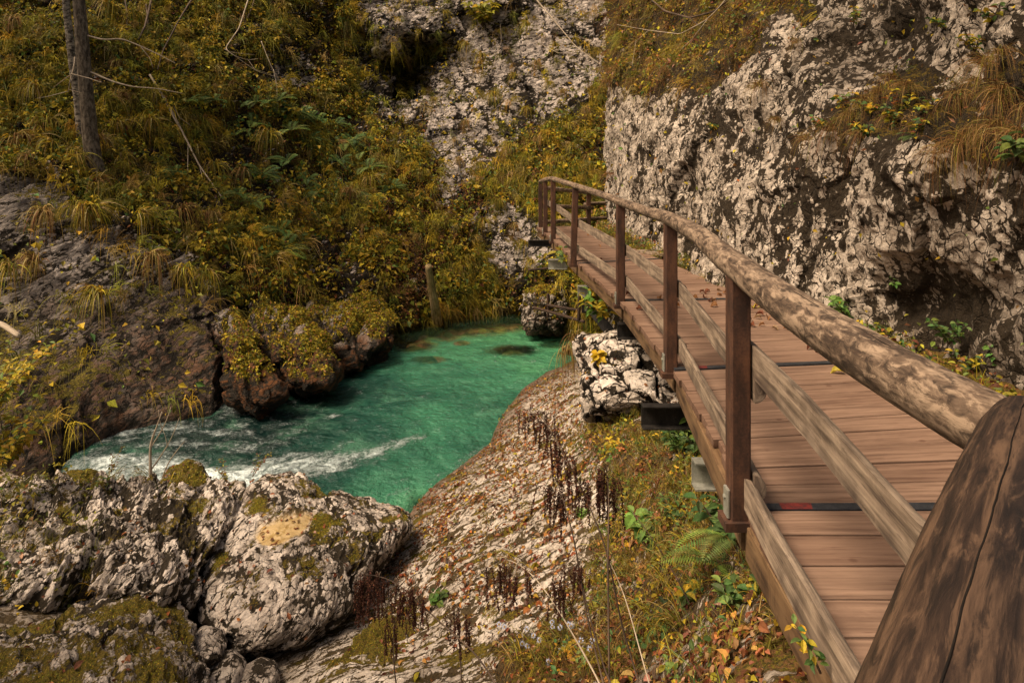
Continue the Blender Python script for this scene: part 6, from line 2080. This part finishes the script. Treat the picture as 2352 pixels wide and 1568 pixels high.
# ---- dried goat's-beard stalks with drooping brown plumes --------------------------------
PLUME = [(.080, .030, .020), (.055, .020, .014), (.12, .050, .030), (.040, .015, .011)]


def plume_plant(label, stem, Y0, Y1, clusters, seed, stem_r=.0042, pale=False):
    """stem: photo positions from the ground up; clusters: (u, v, length in view units, strands)"""
    r = np.random.default_rng(seed)
    stem = np.asarray(stem, float)
    Ys = np.linspace(Y0, Y1, len(stem))
    pts_ = PP(stem[:, 0], stem[:, 1], Ys)
    g0 = pts_[0].copy()
    root = empty("dried_plant", g0, label, "dried plant", "dried plants with brown plumes")
    ms = MB()
    branch_mb(ms, pts_ - g0, stem_r * 1.25, stem_r * .5, seed, nseg=6, step=.03, wob=0)
    mp = MB()
    for (u, v, ln, ns) in clusters:
        j = np.argmin((stem[:, 0] - u) ** 2 + (stem[:, 1] - v) ** 2)
        Yc = Ys[j] + r.uniform(-.08, .04)
        top = P(u, v, Yc) - g0
        sp = pts_[j] - g0
        branch_mb(ms, np.array([sp, (sp + top) / 2 + (0, 0, .03), top]), stem_r * .6, stem_r * .35, seed, nseg=5, step=.02, wob=0)
        for k in range(int(ns * 1.25)):
            L = ln / F * Yc * r.uniform(.55, 1.0)
            a = top + np.array([r.normal(0, 11), r.normal(0, 11), 0]) / F * Yc + (0, 0, r.uniform(-.25, .02) * ln / F * Yc)
            t = np.linspace(0, 1, 5)[:, None]
            c = a + np.array([r.normal(0, .10), r.normal(0, .10), -1]) * L * t
            q, f3, f4, wc, tone = tube(c, .0011, nseg=4, step=L / 5, wob=0, cap=False)
            mp.add(q, f3, f4, Col=np.repeat([[*PLUME[1], 1]], len(q), 0))
            n = int(60 * L / .15) + 8
            tt = r.random((n, 1))
            pc = a + (c[-1] - a) * tt + r.standard_normal((n, 3)) * .0045 * (1.1 - tt)
            d = unit(r.standard_normal((n, 3)))
            l = r.uniform(.006, .012, n)
            v_, f_, cc_ = leaf_arrays(pc, unit(r.standard_normal((n, 3))), d, l, l * .8, pick([PLUME], (1,), n, r, .3), 0, .5, r)
            mp.add(v_, f_, None, Col=cc_)
    obj("stem", ms.mesh("stem"), M_twig if pale else M_twigdark, root)
    obj("plume", mp.mesh("plume", False), M_dry, root)


plume_plant("tallest dried stalk with dark plumes arching over the slab", [(1474, 1600), (1468, 1568), (1427, 1433), (1396, 1269), (1355, 1163), (1334, 1118), (1300, 1050), (1270, 1000), (1245, 955), (1222, 935)], 3.0, 3.7,
            [(1222, 935, 60, 5), (1245, 945, 80, 6), (1262, 975, 95, 6), (1283, 1010, 100, 6), (1300, 1035, 95, 5), (1318, 1065, 100, 5), (1335, 1095, 95, 4), (1345, 1120, 70, 3)], 1)
plume_plant("dried stalk with a broad double plume right of the tallest one", [(1400, 1600), (1396, 1269), (1398, 1200), (1398, 1120), (1394, 1085)], 3.1, 3.5, [(1380, 1070, 115, 7), (1395, 1075, 120, 6), (1412, 1090, 120, 5)], 2)
plume_plant("pale-stemmed dried stalk with a small plume at the slab's edge", [(1392, 1600), (1386, 1568), (1348, 1416), (1321, 1248), (1304, 1180), (1285, 1120), (1276, 1098)], 3.05, 3.6, [(1258, 1105, 85, 5), (1276, 1100, 110, 5), (1298, 1130, 80, 4)], 3)
plume_plant("bent pale stalk with three separate brown plumes over the slab", [(1390, 1600), (1378, 1568), (1330, 1480), (1280, 1395), (1232, 1327), (1191, 1293), (1165, 1285)], 3.0, 3.7, [(1145, 1292, 110, 7), (1160, 1290, 95, 6), (1180, 1325, 75, 4), (1211, 1312, 62, 4)], 4, pale=True)
plume_plant("leaning dried stalk with long drooping plumes against the huge boulder", [(1148, 1600), (1140, 1568), (1088, 1494), (1027, 1443), (965, 1385), (911, 1337), (870, 1322), (838, 1318)], 3.25, 4.0,
            [(825, 1318, 110, 8), (842, 1312, 115, 8), (862, 1318, 110, 8), (878, 1326, 80, 5), (905, 1335, 80, 4), (930, 1340, 95, 7), (950, 1352, 90, 6), (970, 1370, 60, 4)], 5)
plume_plant("short dried stalk with one upright plume at the bottom middle", [(1062, 1600), (1058, 1530), (1054, 1450), (1053, 1402)], 3.5, 3.6, [(1050, 1400, 90, 5), (1056, 1405, 95, 5)], 6)
plume_plant("dried stalk with two ragged plumes low on the grassy bank", [(1420, 1600), (1395, 1560), (1370, 1470), (1345, 1380), (1330, 1300), (1325, 1285)], 3.0, 3.4, [(1325, 1285, 85, 6), (1335, 1295, 80, 5), (1272, 1335, 95, 5), (1288, 1340, 75, 4)], 7)
plume_plant("low dried stalk with a thin plume below the leaning one", [(915, 1600), (905, 1540), (903, 1470), (905, 1430)], 4.1, 4.2, [(902, 1428, 90, 5), (912, 1440, 60, 3), (938, 1415, 45, 3)], 8)
stick("thin bare dark stalk rising beside the walkway", [P(1600, 1420, 3.5), P(1560, 1330, 3.6), P(1510, 1250, 3.7), P(1450, 1170, 3.8)], .004, .0015, M_twigdark, "stalk", "stalk", 81)
stick("pale bare stalk leaning over the grassy bank", [P(1500, 1600, 2.9), P(1455, 1440, 3.2), P(1430, 1340, 3.4), P(1400, 1290, 3.5)], .0035, .0015, M_twig, "stalk", "stalk", 82)

# ---- asters ------------------------------------------------------------------------
def aster_mesh(seed):
    r = np.random.default_rng(seed)
    mb = MB()
    n = 13
    a = np.linspace(0, 2 * np.pi, n, endpoint=False) + r.uniform(0, .3, n)
    d = np.stack([np.cos(a), np.sin(a), np.full(n, .12)], -1)
    v, f, c = leaf_arrays(d * .003, np.repeat([[0, 0, 1.0]], n, 0), d, np.full(n, .014), np.full(n, .0045), np.repeat([[.55, .62, .85, 1]], n, 0), 0, .1, r)
    mb.add(v, f, None, Col=c)
    d = unit(r.standard_normal((40, 3))) * .0045 * (1, 1, .7) + (0, 0, .002)
    v, f, c = leaf_arrays(d, unit(d), r.standard_normal((40, 3)), np.full(40, .003), np.full(40, .003), np.repeat([[.62, .38, .02, 1]], 40, 0), 0, .1, r)
    mb.add(v, f, None, Col=c)
    v, f, c = blade_arrays(np.zeros((1, 3)), np.array([[.1, .1, -1]]), np.array([.12]), np.array([.003]), np.array([0.0]), np.array([[.10, .11, .03, 1]]), 3, r)
    mb.add(v, f[0], f[1], Col=c)
    me = mb.mesh("aster", False); me.materials.append(M_leaf)
    return me


AST = [aster_mesh(1), aster_mesh(2)]
for k, (x, y) in enumerate([(1170, 1000), (1205, 1015), (1355, 1030), (1325, 1130), (1360, 1145), (1400, 1075), (1440, 1105), (1525, 985), (1530, 1015), (1580, 1020), (1655, 1012), (1638, 1000), (1720, 1110), (1795, 1110), (1780, 1165), (1580, 1180), (1610, 1160), (1500, 1250)]):
    u, v = 746.5 + x * .3418, 1091 + y * .3418
    p_, n_ = ground(NEAR, u, v + 12)
    if u < 1200: p_, n_ = ground(B_SLABCORNER, u, v + 12) if ground(B_SLABCORNER, u, v + 12)[0][1] < p_[1] else (p_, n_)
    o = obj("aster", AST[k % 2], None, label="small pale blue aster with a yellow centre on the bottom bank", cat="flower", group="pale blue asters on the near bank")
    o.location = P(u, v, p_[1] - .05); o.rotation_euler = (rng.uniform(.5, 1.0), rng.uniform(-.4, .4), rng.uniform(-.4, .4)); o.scale = (1.15,) * 3

# ---- fallen leaves on the boards ------------------------------------------------------
def fallen(seed, pal):
    r = np.random.default_rng(seed)
    v, f, c = leaf_arrays(np.zeros((1, 3)), np.array([[0, 0, 1.0]]), np.array([[1.0, 0, 0]]), np.array([.075]), np.array([.045]), pick([pal], (1,), 1, r, .1), 1, .5, r)
    me = make_mesh("fallen_leaf", v, f, False, dict(Col=c)); me.materials.append(M_leaf)
    return me


FL = [fallen(k, BROWN) for k in range(3)] + [fallen(5, [(.42, .20, .08)]), fallen(6, [(.36, .19, .10)])]
def zp(x, y): return ((2600 + x / 2.24) / 1.7415, (1000 + y / 2.24) / 1.7415)
spots = [zp(*a) for a in [(430, 445), (495, 440), (520, 470), (560, 465), (600, 462), (610, 515), (480, 385), (540, 378), (600, 415), (905, 470), (1000, 515), (1045, 530), (1020, 595), (1110, 585), (1000, 620), (1060, 615), (915, 635), (940, 695), (1030, 683), (1090, 712), (1190, 716), (1465, 880), (1540, 928), (270, 515), (640, 372), (660, 400)]]
spots += [((2000 + x / 2.24) / 1.7415, (600 + y / 2.24) / 1.7415) for x, y in [(1160, 1300), (1270, 1440), (1390, 1440), (1030, 870), (890, 868), (920, 990), (985, 870), (800, 765), (1560, 1360), (1410, 1345), (1840, 1285)]]
for k, (u, v) in enumerate(spots):
    Y = EYE * F / (v - HV)
    o = obj("fallen_leaf", FL[k % 5], None, label="curled brown fallen leaf lying on the walkway boards", cat="leaf", group="fallen leaves on the walkway")
    o.location = P(u, v, Y) + (0, 0, .012); o.rotation_euler = (rng.uniform(-.3, .3), rng.uniform(-.3, .3), rng.uniform(0, 6.28)); s = rng.uniform(.8, 1.25); o.scale = (s, s, s * 1.3)
me = fallen(9, [(.55, .36, .04)])
for u, v, lab in ((1525, 705, "bright yellow fallen leaf in the leaf pile by the thick handrail"), (1738, 872, "yellow-green moss-like leaf scrap on a bare board"),):
    u, v = (zp(930, 530) if u == 1525 else zp(1745, 1112))
    o = obj("fallen_leaf", me, None, label=lab, cat="leaf", group="fallen leaves on the walkway"); o.location = P(u, v, EYE * F / (v - HV)) + (0, 0, .012); o.rotation_euler = (0, 0, rng.uniform(0, 6)); o.scale = (1.3,) * 3
u, v = (2000 + 1155 / 2.24) / 1.7415, (600 + 860 / 2.24) / 1.7415
o = obj("fallen_leaf", me, None, label="ochre fallen leaf caught on top of the middle rail", cat="leaf", group="fallen leaves on the walkway"); o.location = P(u, v, 7.05); o.rotation_euler = (1.2, .3, 1); o.scale = (1.3,) * 3
# loose board leaning at the cliff foot
a = P(1462, 577, 10.7)
v, f = box_pts(a + (0, 0, -.02), (.55, -.9, .02), (.15, .08, 0), (0, 0, .04), .004)
obj("loose_board", outward(make_mesh("loose_board", v, f, False, dict(wc=v, tone=np.zeros(len(v))))), M_half, label="loose grey board lying at the cliff foot beside the deck", cat="board")
